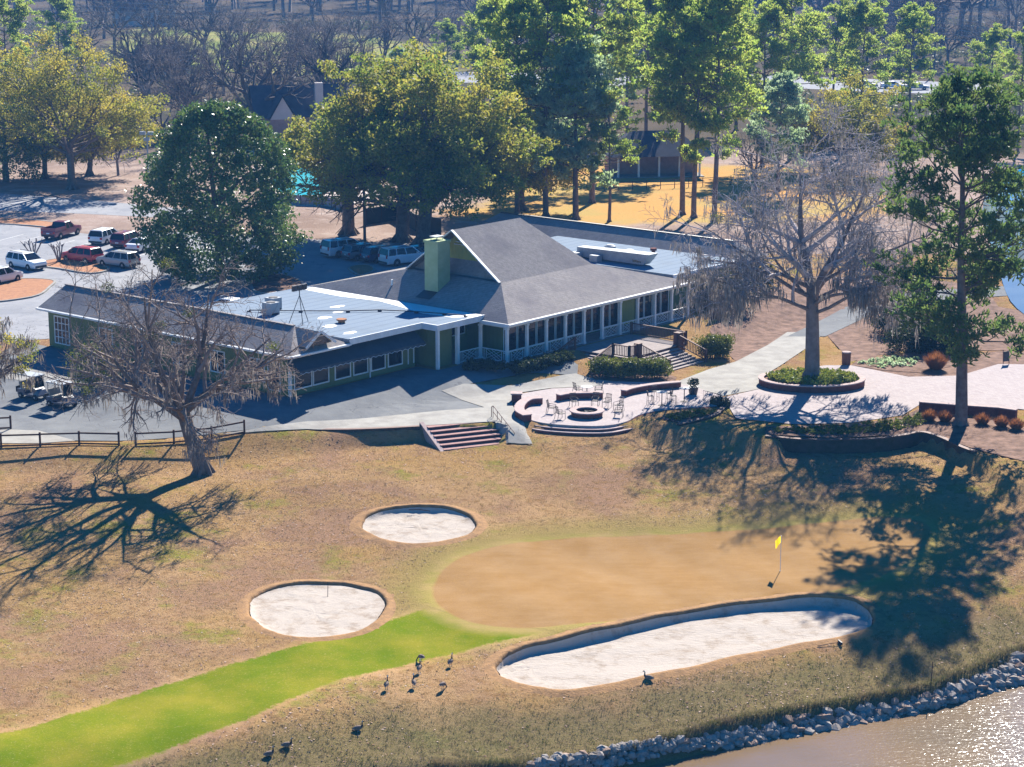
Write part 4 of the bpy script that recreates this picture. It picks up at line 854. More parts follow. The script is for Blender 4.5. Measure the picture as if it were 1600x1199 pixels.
for px, py, lb in ((862,646,'outer metal chair left of the fire pit, facing it'),(876,655,'inner metal chair at the front left of the fire pit'),(897,636,'metal chair behind the fire pit, left of two'),(930,635,'metal chair behind the fire pit, right of two'),
                   (948,637,'metal chair at the back right of the fire pit'),(966,642,'metal chair right of the fire pit, nearer the seat wall'),(966,652,'metal chair right of the fire pit, nearer the lawn')): at_pit(px, py, lb)
def rtable(label, px, py, h, r, z=-.93):
    e = empty('bistro_table', P(px, py, z), 0, label, 'table', 'terrace tables')
    MB().lathe((0,0,0), [(r,h-.03),(r,h)], 20).build('table_top', M['galv'], e)
    MB().tube([(0,0,.03),(0,0,h-.03)], .035, 8).build('column', M['patio_metal'], e)
    MB().lathe((0,0,0), [(.3,0),(.3,.02),(.08,.05)], 14).build('base', M['patio_metal'], e)
rtable('low round white table on the walk behind the seat wall', 917, 619, .74, .48, -.96)
rtable('left of the two high round tables on the terrace', 1034, 634, 1.06, .42); rtable('right high round table beside the potted shrub', 1069, 628, 1.06, .42)
place(cp, used, P(903,617,-.96), R(-60), 'metal chair left of the low white table'); place(cp, used, P(935,617,-.96), R(80), 'metal chair right of the low white table', 'patio chairs')
def stool_proto():
    e = empty('bar_stool', (0,0,0), 0, 'x', 'stool'); MB().box(-.2,.2,-.2,.2,.74,.77).build('seat', M['patio_metal'], e)
    for x in (-.2,.2):
        for y in (-.2,.2): MB().tube([(x*1.15,y*1.15,0),(x,y,.75)], .018, 5).build('leg', M['patio_metal'], e)
    b = MB(); [b.beam((-.2+i*.1,-.2,.77),(-.2+i*.1,-.24,1.12),.02,.015) for i in range(5)]; b.beam((-.2,-.24,1.12),(.2,-.24,1.12),.03,.04); b.build('backrest', M['patio_metal'], e)
    b = MB(); [b.tube([(s*.22,-.22,.3),(s*.22,.22,.3)],.014,4) for s in (-1,1)]; b.build('footrest', M['patio_metal'], e); return e
sp_, us = stool_proto(), []
for px, py, a, lb in ((1016,634,-80,'bar stool left of the left high table'),(1046,630,100,'bar stool between the two high tables, nearer the left one'),(1052,634,-80,'bar stool between the two high tables, nearer the right one'),(1024,627,200,'bar stool behind the left high table')): place(sp_, us, P(px,py,-.93), R(a), lb, 'bar stools')
fe = empty('iron_fence_panel', P(1112,632,-.93), R(-50), 'small wrought iron fence panel at the right end of the terrace', 'fence')
b = MB(); [b.tube([(-.9+i*.2,0,0),(-.9+i*.2,0,.9)], .012, 4) for i in range(10)]; b.build('bars', M['iron'], fe); b = MB(); b.tube([(-.95,0,.9),(.95,0,.9)],.018,5); b.tube([(-.95,0,.12),(.95,0,.12)],.015,5); b.build('rails', M['iron'], fe)
bench = empty('bench', B2W(23.3,6.6,float(G(*B2W(23.3,6.6)[:2]))), BA, 'pale slatted bench in the shade before the porch', 'bench')
for k in range(3): MB().box(-.8,.8,-.2+k*.15,-.08+k*.15,.42,.45).build('seat_slat', M['deck'], bench)
for k in range(3): MB().box(-.8,.8,.27,.30,.55+k*.14,.64+k*.14).build('back_slat', M['deck'], bench)
for x in (-.7,.7): MB().box(x-.04,x+.04,-.2,.3,0,.42).box(x-.04,x+.04,.25,.3,.42,.98).build('leg', M['iron'], bench)
tb = empty('litter_bin', P(1322,570,-.97), 0, 'brown litter bin beside the planted bed', 'bin'); MB().lathe((0,0,0), [(.36,0),(.38,.9),(.40,.92),(.40,1.0)], 12).build('barrel', M['wood'], tb); MB().lathe((0,0,0), [(.40,1.0),(.36,1.08),(.15,1.1)], 12).build('lid', M['cap'], tb)
sg = empty('standing_sign', P(1572,570,-.97), R(25), 'small dark leaning sign board on the plaza at the right edge', 'sign'); MB().beam((-.3,0,.05),(-.3,.1,1.25),.05,.05).beam((.3,0,.05),(.3,.1,1.1),.05,.05).build('frame', M['wood'], sg); MB().beam((0,0,.25),(0,.09,1.1),.62,.03,(0,1,0)).build('board', M['iron'], sg)
pot = empty('potted_shrub', P(1083,617,-.96), 0, 'dark potted shrub beside the right high table', 'plant')
MB().lathe((0,0,0), [(.3,0),(.42,.6),(.46,.62)], 14).build('pot', M['iron'], pot)
bx = empty('planter_box', P(1125,634,-.96), R(-40), 'low green planter box at the right end of the terrace', 'planter'); MB().box(-.8,.8,-.25,.25,0,.4).build('box', M['dark_hedge'], bx)
# ------------------------------------------------------------------ rail fence on the left
def fence_run(label, pts, nr=2):
    q = [gp(x, y, -1) for x, y in pts]; e = empty('rail_fence', q[0], 0, label, 'fence')
    for p in q: MB().beam(p-q[0]-Vector((0,0,.2)), p-q[0]+Vector((0,0,1.02)), .13, .13).build('post', M['fence'], e)
    for a, c in zip(q, q[1:]):
        for h in (.88,.12)[:nr]: MB().beam(a-q[0]+Vector((0,0,h)), c-q[0]+Vector((0,0,h-.02)), .06, .11).build('rail', M['fence'], e)
fence_run('dark two-rail fence left of the gap below the yard', [(-60,700),(2,700),(63,698),(124,696),(186,697)])
fence_run('dark two-rail fence right of the gap, behind the leaning tree', [(212,697),(272,694),(331,688),(382,678)])
fence_run('short pale rail fence at the left edge of the yard', [(-50,676),(-15,673),(17,671)])
# ------------------------------------------------------------------ flag, rakes, stakes
fl = empty('flagstick', gp(1219,893,-3), 0, 'golf flagstick with yellow flag on the putting green', 'flagstick')
MB().tube([(0,0,-.1),(0,0,2.25)], .022, 6).build('stick', M['white'], fl)
M['flag'] = leafmat('yellow_flag', (0.80,0.58,0.02), (0.75,0.52,0.02), transl=.5)
b = MB(); nn = 7; vs = []
for i in range(nn+1):
    t = i/nn; vs += [(-.02-.34*t, .06*math.sin(t*5), 2.24-.30*t), (-.02-.30*t, .06*math.sin(t*5+.5), 1.80-.38*t)]
b.add(vs, [(2*i,2*i+1,2*i+3,2*i+2) for i in range(nn)]); b.build('flag', M['flag'], fl); MB().lathe((0,0,0), [(.06,.003),(.06,.006)], 12).build('cup', M['trim'], fl)
rk = empty('bunker_rake', gp(512,930,-3)+Vector((0,0,-.25)), 0, 'rake standing in the round left bunker', 'rake'); MB().tube([(0,.0,.05),(-.05,.9,.75)], .02, 5).build('handle', M['trim'], rk); MB().box(-.3,.3,-.04,.04,0,.07).build('head', M['trim'], rk)
rk = empty('bunker_rake', gp(1310,1008,-3), R(15), 'rake lying at the lower right lip of the long bunker', 'rake'); MB().tube([(-1.3,-.1,.08),(.1,0,.14)], .02, 5).build('handle', M['trim'], rk); MB().box(.06,.14,-.25,.25,.04,.2).build('head', M['trim'], rk)
sk = empty('fallen_stick', gp(655,797,-2.5)+Vector((0,0,-.1)), R(-8), 'thin stick lying in the far side of the oval bunker', 'stick'); MB().tube([(-.7,0,.06),(0,.05,.1),(.75,-.05,.04)], .025, 5).build('twig', M['fence'], sk)
for px, py, lb in ((1455,1065,'thin dark stake at the top of the stony bank'),): s_ = empty('marker_stake', gp(px,py,-4), 0, lb, 'stake'); MB().tube([(0,0,-.2),(.03,0,1.1)], .025, 5).build('stake', M['fence'], s_)
# ------------------------------------------------------------------ geese
M['g_body'] = mat('goose_brown', (0.17,0.12,0.09), 0.85, (0.27,0.21,0.17), 6, objspace=True); M['g_black'] = mat('goose_black', (0.012,0.011,0.011), 0.6); M['g_white'] = mat('goose_white', (0.68,0.64,0.58), 0.85)
def goose_mesh(pose):
    """one continuous body lofted tail to beak; materials: brown, black neck, pale rump and cheek"""
    sp = {'stand': [(-.40,.30,.02),(-.32,.33,.07),(-.15,.36,.135),(.05,.37,.15),(.18,.40,.12),(.235,.47,.07),(.25,.56,.042),(.255,.66,.036),(.265,.74,.036),(.30,.80,.048),(.345,.81,.042),(.38,.795,.022),(.42,.785,.012)],
          'sit': [(-.40,.14,.02),(-.32,.16,.08),(-.15,.17,.145),(.05,.18,.155),(.18,.21,.12),(.24,.28,.07),(.25,.36,.042),(.24,.44,.036),(.245,.50,.036),(.28,.55,.048),(.325,.56,.042),(.36,.545,.022),(.40,.535,.012)],
          'graze': [(-.40,.42,.02),(-.32,.42,.07),(-.15,.40,.135),(.05,.37,.15),(.18,.33,.11),(.27,.28,.06),(.34,.22,.042),(.39,.15,.036),(.42,.10,.036),(.45,.06,.045),(.48,.04,.038),(.505,.02,.02),(.53,.01,.012)]}[pose]
    b = MB(); b.tube([(x,0,z) for x, z, r in sp], [r for _,_,r in sp], 10); me = b.build('body', [M['g_body'],M['g_black'],M['g_white']], None, True); d = me.data
    for p in d.polygons:
        x = p.center.x; i = min(range(len(sp)), key=lambda k: (sp[k][0]-p.center.x)**2+(sp[k][1]-p.center.z)**2)
        p.material_index = 2 if (i <= 1 and p.center.z < sp[i][1]) or (i == 9 and p.center.z < sp[9][1]) else (1 if i >= 5 or i == 0 else (2 if p.center.z < sp[i][1]-sp[i][2]*.45 else 0))
    return me
GO = {k: goose_mesh(k) for k in ('stand','sit','graze')}
def goose(pose, px, py, heading, label, first=[]):
    p = gp(px, py, -3); e = empty('goose', p, R(heading), label, 'goose', 'geese on the lawn'); e.scale = (.82,.82,.82)
    o = bpy.data.objects.new('body', GO[pose].data); COL.objects.link(o); o.parent = e
    if pose != 'sit':
        for s in (-1,1): MB().tube([(0,s*.06,.26),(.01,s*.06,.02)], .014, 5).box(-.02,.09,s*.06-.035,s*.06+.035,-.03,.015).build('leg', M['g_black'], e)
    for s in (-1,1):
        w = MB(); w.add([(.16,s*.12,0.06),(.05,s*.165,.09),(-.2,s*.13,.05),(-.42,s*.03,.03),(-.2,s*.15,-.05),(.05,s*.165,-.06)], [tuple(range(6))[::s], ]); w.v = [(x, y, z+{'stand':.38,'sit':.19,'graze':.40}[pose]) for x, y, z in w.v]; w.build('wing', M['g_body'], e)
for a in [('graze',658,1035,130,'grazing goose at the edge of the green strip, topmost of the cluster'),('stand',655,1052,80,'goose in the middle of the cluster of three in line'),('stand',647,1075,100,'goose at the bottom of the cluster of three in line'),
          ('stand',704,1042,70,'upright goose nearest the long bunker'),('graze',692,1078,60,'goose bending right of the cluster, below the upright one'),('stand',604,1078,80,'upright goose standing apart left of the cluster'),
          ('sit',560,1142,20,'resting goose alone above the dark bank edge'),('sit',449,1168,10,'right one of two geese resting at the bottom edge'),('sit',421,1182,30,'left one of two geese resting at the bottom edge'),('sit',1013,1063,160,'goose resting on the lower lip of the long bunker')]: goose(*a)
for k in GO.values(): bpy.data.objects.remove(k)
# ------------------------------------------------------------------ stony bank
M['rock'] = mat('grey_riprap', (0.38,0.34,0.30), 0.9, (0.24,0.20,0.17), 2.5, 5, bump=0.4, bscale=8); M['rock2'] = mat('brown_riprap', (0.36,0.25,0.19), 0.9, (0.22,0.15,0.11), 2.5, 5, bump=0.4, bscale=8)
rg = random.Random(21)
def rock_mesh(i):
    r = random.Random(100+i); ico = [(0,0,1)]+[(math.cos(t)*.89,math.sin(t)*.89,.45) for t in np.arange(5)*1.2566]+[(math.cos(t)*.89,math.sin(t)*.89,-.45) for t in np.arange(5)*1.2566+.628]+[(0,0,-1)]
    s = (r.uniform(.8,1.3), r.uniform(.6,1.0), r.uniform(.45,.8)); V = [(x*s[0]*r.uniform(.75,1.25), y*s[1]*r.uniform(.75,1.25), z*s[2]*r.uniform(.75,1.2)) for x, y, z in ico]
    F = [(0,1+k,1+(k+1)%5) for k in range(5)]+[(1+k,6+k,1+(k+1)%5) for k in range(5)]+[(1+(k+1)%5,6+k,6+(k+1)%5) for k in range(5)]+[(6+k,11,6+(k+1)%5) for k in range(5)]
    me = bpy.data.meshes.new('rock'); me.from_pydata(V, [], F); me.materials.append(M['rock'] if i%3 else M['rock2']); return me
RM = [rock_mesh(i) for i in range(9)]
rip = empty('stone_bank', (18, 95, -5.4), 0, 'bank of loose grey and brown stones along the pond edge', 'stones')
spots = []
while len(spots) < 2600:
    x = rg.uniform(-2, 36); t = rg.random()**.8; yl, yw = np.interp(x, LIPX, LIPY), np.interp(x, WATX, WATY)
    y = yl-.45+(yw-.5-yl+.45)*t+rg.uniform(-.2,.2); s = rg.choice((.08,.11,.14,.18,.24,.34))*rg.uniform(.8,1.2)*(1.15 if x > 14 else .85); spots.append((s, x, y))
spots.sort(reverse=True)
b = MB()
for k, (s, x, y) in enumerate(spots):
    z = float(G(x, y))+s*.3; mt = Matrix.Translation((x-18, y-95, z+5.4)) @ Matrix.Rotation(rg.uniform(0,6.28), 4, 'Z') @ Matrix.Rotation(rg.uniform(-.6,.6), 4, 'X') @ Matrix.Scale(s, 4)
    me = RM[k%9]
    if k < 300: o = bpy.data.objects.new('rock', me); COL.objects.link(o); o.parent = rip; o.matrix_local = mt
    else: b.add([mt @ v.co for v in me.vertices], [tuple(p.vertices) for p in me.polygons])
o = b.build('rubble', M['rock'], rip); o['kind'] = 'stuff'
# ------------------------------------------------------------------ vegetation
def perp(d):
    a = Vector((0,0,1)) if abs(d.z) < .9 else Vector((1,0,0)); x = d.cross(a).normalized(); return x, d.cross(x).normalized()
class Tree:
    """grows limbs as tapered segments; tips collects (point, direction, level)"""
    def __init__(s, seed): s.r = random.Random(seed); s.seg = []; s.tips = []; s.nodes = []
    def limb(s, p, d, Ln, r0, r1, lvl, maxl, nseg=5, wig=.18, up=.05, kids=(3,4,4,3), spread=(.6,1.0), shrink=(.45,.7), kstart=.3):
        R_ = s.r; st = Ln/nseg; p = Vector(p); d = Vector(d).normalized()
        kid_n = kids[min(lvl, len(kids)-1)] if lvl < maxl else 0
        at = sorted(R_.uniform(kstart, 1.0) for _ in range(kid_n)); ai = 0; ph = R_.uniform(0, 6.28)
        for i in range(nseg):
            x, y = perp(d); d = (d+x*R_.uniform(-wig, wig)+y*R_.uniform(-wig, wig)+Vector((0,0,up))).normalized()
            q = p+d*st; ra = r0+(r1-r0)*i/nseg; rb = r0+(r1-r0)*(i+1)/nseg
            s.seg.append((p, q, ra, rb, lvl)); s.nodes.append((q, d, lvl, rb))
            while ai < kid_n and at[ai] <= (i+1)/nseg+1e-6:
                t = at[ai]*nseg-i; t = min(max(t, 0), 1); o = p.lerp(q, t); rr = ra+(rb-ra)*t
                ph += 2.4+R_.uniform(-.5,.5); an = R_.uniform(*spread); x, y = perp(d); dd = d*math.cos(an)+(x*math.cos(ph)+y*math.sin(ph))*math.sin(an)
                f = R_.uniform(*shrink)*(1.15-.45*at[ai]); s.limb(o, dd, Ln*f, min(rr*.72, r0*.6), max(r1*.55, .011), lvl+1, maxl, max(3, nseg-1), wig*1.15, up, kids, spread, shrink, .2); ai += 1
            p = q
        if lvl >= maxl-1: s.tips.append((p, d, lvl))
        return p, d
    def mesh(s, name, m, parent, lvls=None, thin=1.0, nmax=7, low=False):
        """segments to one mesh, 3 to 7 sides by thickness"""
        VV = []; FF3 = []; base = 0
        for n in (nmax, 4, 3):
            sel = [g for g in s.seg if (lvls is None or g[4] in lvls) and ((n == nmax and g[2] > .12) or (n == 4 and .03 < g[2] <= .12) or (n == 3 and g[2] <= .03))]
            if not sel: continue
            n = 3 if low else n
            A = np.array([g[0] for g in sel]); Bm = np.array([g[1] for g in sel]); ra = np.array([g[2] for g in sel])*thin; rb = np.array([g[3] for g in sel])*thin
            D = Bm-A; D /= np.linalg.norm(D, axis=1)[:,None]+1e-9; up = np.where(np.abs(D[:,2:3]) < .9, np.array([[0,0,1.]]), np.array([[1.,0,0]])); X = np.cross(D, up); X /= np.linalg.norm(X, axis=1)[:,None]; Y = np.cross(D, X)
            t = np.arange(n)*2*math.pi/n; c = np.cos(t)[None,:,None]; si = np.sin(t)[None,:,None]; ringd = X[:,None,:]*c+Y[:,None,:]*si
            V = np.concatenate([A[:,None,:]+ringd*ra[:,None,None], Bm[:,None,:]+D[:,None,:]*(rb*.3)[:,None,None]+ringd*rb[:,None,None]], 1).reshape(-1, 3)
            i0 = (np.arange(len(sel))*2*n)[:,None]+base; k = np.arange(n)[None,:]; k2 = (k+1)%n
            FF3.append(np.stack([i0+k, i0+n+k, i0+n+k2, i0+k2], 2).reshape(-1, 4)); VV.append(V); base += len(V)
        return mesh_obj(name, np.concatenate(VV), np.concatenate(FF3), m, parent, True)
def leaf_cloud(centres, rad, count, size, seed, aspect=.55, flat=.75, up=.0):
    """many small leaf faces (diamonds) scattered round the centres"""
    g = np.random.default_rng(seed); C = np.repeat(np.asarray(centres, float), count, 0); n = len(C)
    v = g.normal(size=(n,3)); v /= np.linalg.norm(v, axis=1)[:,None]; rr = np.asarray(rad); rr = np.repeat(rr, count) if rr.ndim else rr
    C = C+v*(g.random(n)**.45*rr)[:,None]*np.array([1,1,flat])
    a = g.normal(size=(n,3))+np.array([0,0,up]); a /= np.linalg.norm(a, axis=1)[:,None]; b = np.cross(a, g.normal(size=(n,3))); b /= np.linalg.norm(b, axis=1)[:,None]
    s = (size*g.uniform(.6,1.35,n))[:,None]; V = np.stack([C-a*s, C+b*s*aspect, C+a*s, C-b*s*aspect], 1).reshape(-1,3)
    return V, np.arange(n*4).reshape(-1,4)
def needle_tufts(centres, dirs, seed, per=11, ln=.42, wd=.035):
    g = np.random.default_rng(seed); C = np.repeat(np.asarray(centres, float), per, 0); D = np.repeat(np.asarray(dirs, float), per, 0); n = len(C)
    d = D*.9+g.normal(size=(n,3))*.75+np.array([0,0,.25]); d /= np.linalg.norm(d, axis=1)[:,None]; b = np.cross(d, g.normal(size=(n,3))); b /= np.linalg.norm(b, axis=1)[:,None]
    L_ = (ln*g.uniform(.7,1.25,n))[:,None]; V = np.stack([C-b*wd*.4, C+b*wd*.4, C+d*L_*.7+b*wd, C+d*L_, C+d*L_*.7-b*wd], 1).reshape(-1,3)
    return V, np.arange(n*5).reshape(-1,5)
def moss_strands(nodes, seed, per=6, lo=.4, hi=1.6, w=.05):
    """hanging tapered ribbons, crossed in pairs, wavy"""
    g = np.random.default_rng(seed); C = np.repeat(np.asarray(nodes, float), per, 0); n = len(C); C = C+g.normal(size=(n,3))*np.array([.16,.16,.05])
    L_ = g.uniform(lo, hi, n)*g.uniform(.4,1,n); V = []; F = []; base = 0
    for axis in (0, 1):
        a = g.uniform(0, math.pi, n)+axis*1.57; off = np.stack([np.cos(a), np.sin(a), a*0], 1); sw = g.normal(size=(n,3))*.10; sw[:,2] = 0
        rows = [C+sw*t*L_[:,None]*1.2+np.array([0,0,-1])*t*L_[:,None] for t in (0,.3,.65,1.0)]; ws = (w*.6, w*1.1, w*.8, .006)
        V.append(np.stack([rows[k]+s_*off*ws[k] for k in range(4) for s_ in (-1,1)], 1).reshape(-1,3)); i = (np.arange(n)*8)[:,None]+base
        F.append(np.concatenate([i+np.array([[2*k,2*k+1,2*k+3,2*k+2]]) for k in range(3)], 0)); base += n*8
    return np.concatenate(V), np.concatenate(F)
def limb_children(e, T, bark, twig, split=2, thin=1.0):
    T.mesh('trunk', bark, e, lvls=range(0, split)); T.mesh('branches', twig, e, lvls=range(split, 9), thin=thin)
# --- leaning bare tree on the lawn
def rootflare(T, r, h=.9):
    for k in range(6): a = k*1.05+.3; T.seg.append((Vector((math.cos(a)*r*1.7, math.sin(a)*r*1.7, -.25)), Vector((math.cos(a)*r*.25, math.sin(a)*r*.25, h)), r*.30, r*.45, 0))
t1 = empty('bare_tree', gp(318,740,-2)-Vector((0,0,.1)), 0, 'gnarled leaning bare tree hung with moss on the left lawn', 'tree')
T = Tree(14); rootflare(T, .55)
p, d = T.limb((0,0,0), (-.30,.05,1), 5.0, .58, .44, 0, 0, 5, .06, .0)
for dd, ln, r in (((-1.0,.15,.40),8.4,.32),((-.5,-.35,.9),7.6,.32),((.35,.3,1.0),7.4,.30),((.85,-.3,.55),7.0,.26),((-.85,.6,.55),7.6,.26),((.1,-.9,.55),6.8,.24),((-.2,.9,.7),7.0,.24),((-.9,-.6,.25),7.4,.26),((.95,.4,.35),6.6,.22)):
    T.limb(p-d*T.r.uniform(0,1.2), dd, ln*1.2, r, .05, 1, 5, 6, .24, .025, (0,5,5,5,4), (.5,1.1), (.44,.68), .22)
limb_children(t1, T, M['bark'], M['twig_brown'], 2, 1.25)
nd = [n_[0] for n_ in T.nodes if n_[2] in (2,3) and n_[0].z < 8]; T.r.shuffle(nd); V, F = moss_strands(nd[:230], 3, 5, .3, 1.3, .028); o = mesh_obj('hanging_moss', V, F, M['moss'], t1); o['kind'] = 'stuff'
nd = [n_[0] for n_ in T.nodes if n_[2] >= 3]; T.r.shuffle(nd); V, F = leaf_cloud(nd[:7], .55, 150, .07, 4); o = mesh_obj('mistletoe', V, F, M['hedge_leaf'], t1)
# --- big bare tree in the round planter
t2 = empty('bare_tree', pc+Vector((0,.2,.35)), 0, 'tall bare grey tree draped with moss growing in the round planter', 'tree')
T = Tree(37); rootflare(T, .6, 1.1); p, d = T.limb((0,0,0), (.02,0,1), 7.5, .62, .46, 0, 0, 6, .04, .0)
T.limb(p, (-.12,.1,1), 11.5, .40, .05, 1, 5, 8, .13, .02, (0,10,6,5,5), (.7,1.2), (.5,.72), .08); T.limb(p-d*.3, (.35,-.1,1), 11.0, .36, .05, 1, 5, 8, .13, .02, (0,10,6,5,5), (.7,1.2), (.5,.72), .08)
for dd, ln, r, h in (((-1,.1,.42),7.2,.2,0),((1,.2,.40),7.4,.2,.4),((.2,-1,.45),6.4,.18,.8),((-.5,.9,.5),6.6,.18,.2),((-.8,-.6,.45),6.8,.19,1.2),((.8,-.55,.4),7.0,.18,1.5),((.7,.8,.5),6.5,.18,.1),((-1,-.1,.75),7.8,.2,-.8),((1,0,.8),7.8,.2,-.8)):
    T.limb(p-d*h, dd, ln*1.38, r, .04, 1, 5, 6, .2, .02, (0,6,5,5,4), (.5,1.1), (.42,.64), .2)
limb_children(t2, T, M['bark_grey'], M['twig'], 2, 1.3)
nd = [n_[0] for n_ in T.nodes if n_[2] >= 2]; T.r.shuffle(nd); low = [q for q in nd if q.z < 10.5]; hi_ = [q for q in nd if q.z >= 10.5]
V, F = moss_strands(low[:620], 5, 4, .5, 2.1, .035); V2, F2 = moss_strands(hi_[:900], 6, 3, .3, 1.3, .03); o = mesh_obj('hanging_moss', np.concatenate([V,V2]), np.concatenate([F,F2+len(V)]), M['moss'], t2); o['kind'] = 'stuff'
V, F = leaf_cloud(hi_[5:12], .6, 150, .07, 4); mesh_obj('mistletoe', V, F, M['hedge_leaf'], t2); t2.scale = (1.04, 1.04, .90)
# --- pines
def pine_parts(seed, H, first, rad, leaf, dens=1.0, big=False, tr=.32):
    T = Tree(seed); R_ = T.r; p = Vector((0,0,-.2)); d = Vector((R_.uniform(-.03,.03), R_.uniform(-.03,.03), 1)).normalized(); n = 14; st = (H+.2)/n; tips = []
    rootflare(T, tr, .6)
    for i in range(n):
        q = p+d*st; d = (d+Vector((R_.uniform(-.025,.025), R_.uniform(-.025,.025), 0))).normalized(); f0 = i/n; T.seg.append((p, q, tr*(1-f0*.85), tr*(1-(i+1)/n*.85), 0))
        for k in range(int((5 if big else 4)*dens) if f0 >= first else (1 if f0 > first*.7 and R_.random() < .4 else 0)):
            f = (f0-first)/(1-first); prof = (.50+.95*f-1.25*f*f)*1.25 if f > 0 else .35; prof = max(prof, .22)
            a = R_.uniform(0, 6.28); o = p.lerp(q, R_.random()); L_ = rad*prof*R_.uniform(.6,1.12); el = -.05+.75*max(f,0)+R_.uniform(-.2,.25)
            before = len(T.tips); T.limb(o, (math.cos(a)*math.cos(el), math.sin(a)*math.cos(el), math.sin(el)), L_, .035+.012*L_, .02, 1, 2, 5, .2, .07, (0,5,0), (.5,1.0), (.35,.6), .35)
        p = q
    C = []; D = []
    for (q, dd, lv) in T.tips:
        k = 11 if lv == 2 else 16; w_ = .42 if lv == 2 else .55
        for _ in range(k): C.append(q-dd*R_.uniform(0,.7)+Vector((R_.gauss(0,w_), R_.gauss(0,w_), R_.gauss(.1,.13)))); D.append(Vector((dd.x*.5, dd.y*.5, .6)))
    return T, C, D
def pine(seed, H, first, rad, leaf, dens=1.0, big=False, tr=.32, per=6, ln=.5, wd=.085):
    e = empty('pine_tree', (0,0,0), 0, 'x', 'tree'); T, C, D = pine_parts(seed, H, first, rad, leaf, dens, big, tr)
    T.mesh('trunk', M['bark_pine'], e, lvls=(0,)); T.mesh('branches', M['bark'], e, lvls=(1,2)); V, F = needle_tufts(C, D, seed, per, ln, wd); mesh_obj('crown', V, F, leaf, e); return e
bigp = pine(71, 23.5, .28, 7.2, M['pine_dark'], 1.45, True, .50, 7, .45, .06); bigp.location = gp(1501,665,-1.2)-Vector((0,0,.1)); bigp['label'] = 'tall dark pine with thick bare trunk on the right by the plaza'
PA = [pine(81, 26, .38, 6.6, M['pine_leaf'], 1.25, False, .36), pine(82, 23.5, .40, 6.6, M['pine_leaf'], 1.25, False, .34), pine(83, 18, .26, 6.2, M['pine_blue'], 1.25, False, .38)]
PU_ = [[], [], []]
def pine_at(k, px, py, s, rz, label): place(PA[k], PU_[k], P(px, py, 0), R(rz), label, 'pines behind the clubhouse', s)
for a in ((0,808,337,.93,0,'slim pine nearest the yellowing oak, its trunk left of three'),(1,853,340,1.12,40,'pine with bare trunk second from the yellowing oak'),(2,900,344,1.05,90,'bluish green pine with low full crown behind the roof ridge'),(0,925,318,1.10,130,'tall dense pine rising behind the bluish one to the top edge'),
          (1,952,347,.62,200,'short pine with thick trunk right of the bluish one'),(0,1066,336,.98,250,'left one of the three slim pines right of the roof ridge'),(1,1084,341,1.02,300,'middle one of the three slim pines right of the roof ridge'),(0,1116,347,.98,20,'right one of the three slim pines right of the roof ridge'),
          (1,1010,262,1.0,60,'pine beside the dark roofed pavilion'),(0,1190,262,.82,100,'pine behind the top of the bare planter tree'),(1,1235,250,.98,150,'round topped pine left of the golden oak'),(0,1345,232,.80,210,'dense round topped pine right of the golden oak'),(1,1300,215,.82,10,'pine between the two round topped ones, further off'),
          (1,1545,190,.62,260,'pale open crowned pine near the right edge of the picture'),(0,15,205,.80,310,'tall pine at the top left corner'),(1,95,150,.75,50,'second pine by the top left corner, further off'),(1,700,150,.55,70,'small far pine above the big yellowing oaks'),(2,625,160,.50,10,'far pine peeping over the big oaks')): pine_at(*a)
# --- broadleaf evergreens and oaks
def oak(seed, H, rad, leaf, trunk=.6, fork=.22, lean=(0,0), leaves=34, lsize=.17, crad=1.15, lo=.25, nm='oak_tree', droop=.0, limbs=15):
    e = empty(nm, (0,0,0), 0, 'x', 'tree'); T = Tree(seed); rootflare(T, trunk, 1.0); R_ = T.r
    p, d = T.limb((0,0,-.2), (lean[0],lean[1],1), H*fork, trunk, trunk*.8, 0, 0, 4, .05, .0)
    T.limb(p, (lean[0],lean[1],1), H*(.95-fork)*.85, trunk*.55, .05, 1, 3, 7, .14, .03, (0,8,5,4), (.6,1.1), (.38,.6), .15)
    for k in range(limbs):
        a = k*2.4+R_.uniform(-.4,.4); el = R_.uniform(.08,1.05); ln = (rad*math.cos(el)*.82+H*(1-fork)*math.sin(el)*.62)*R_.uniform(.85,1.05)
        T.limb(p-d*R_.uniform(0,H*fork*.35), (math.cos(a)*math.cos(el), math.sin(a)*math.cos(el), math.sin(el)), ln, trunk*.42, .05, 1, 3, 6, .2, .02-droop*.05, (0,6,5,4), (.5,1.0), (.38,.6), .25)
    T.mesh('trunk', M['bark'], e, lvls=(0,1)); T.mesh('branches', M['bark'], e, lvls=(2,3))
    C = [t[0] for t in T.tips if t[0].z > H*lo*.6]; C += [n_[0] for n_ in T.nodes if n_[2] >= 2 and n_[0].z > H*lo*.6 and R_.random() < .35]; rad_ = np.array([crad*R_.uniform(.6,1.2) for _ in C])
    V, F = leaf_cloud([tuple(c) for c in C], rad_, leaves, lsize, seed, .55, .65); mesh_obj('crown', V, F, leaf, e); return e
def put(e, p, label, rz=0, s=1.0): e.location = p; e['label'] = label; e.rotation_euler = (0,0,R(rz)); e.scale = (s,)*3
put(oak(101, 19.5, 6.6, M['oak_leaf'], .75, .34, (.04,0), 30, .2, 1.15, .68), P(545,367), 'large yellowing oak with thick trunk, left of the trio behind the cars')
put(oak(102, 23, 10.5, M['oak_leaf'], .8, .30, (.02,0), 32, .2, 1.3, .40), P(628,378), 'tallest yellowing oak with dark green inner crown behind the parked cars')
put(oak(103, 21.5, 10.0, M['oak_leaf'], .85, .30, (.10,0), 32, .2, 1.3, .40), P(660,384), 'right one of the big oaks, spreading over the roof ridge')
put(oak(104, 21, 9.5, M['yellow_leaf'], .55, .3, (0,0), 20, .17, 1.2), P(113,297), 'golden yellow oak with slim dark trunk left of the lamp post')
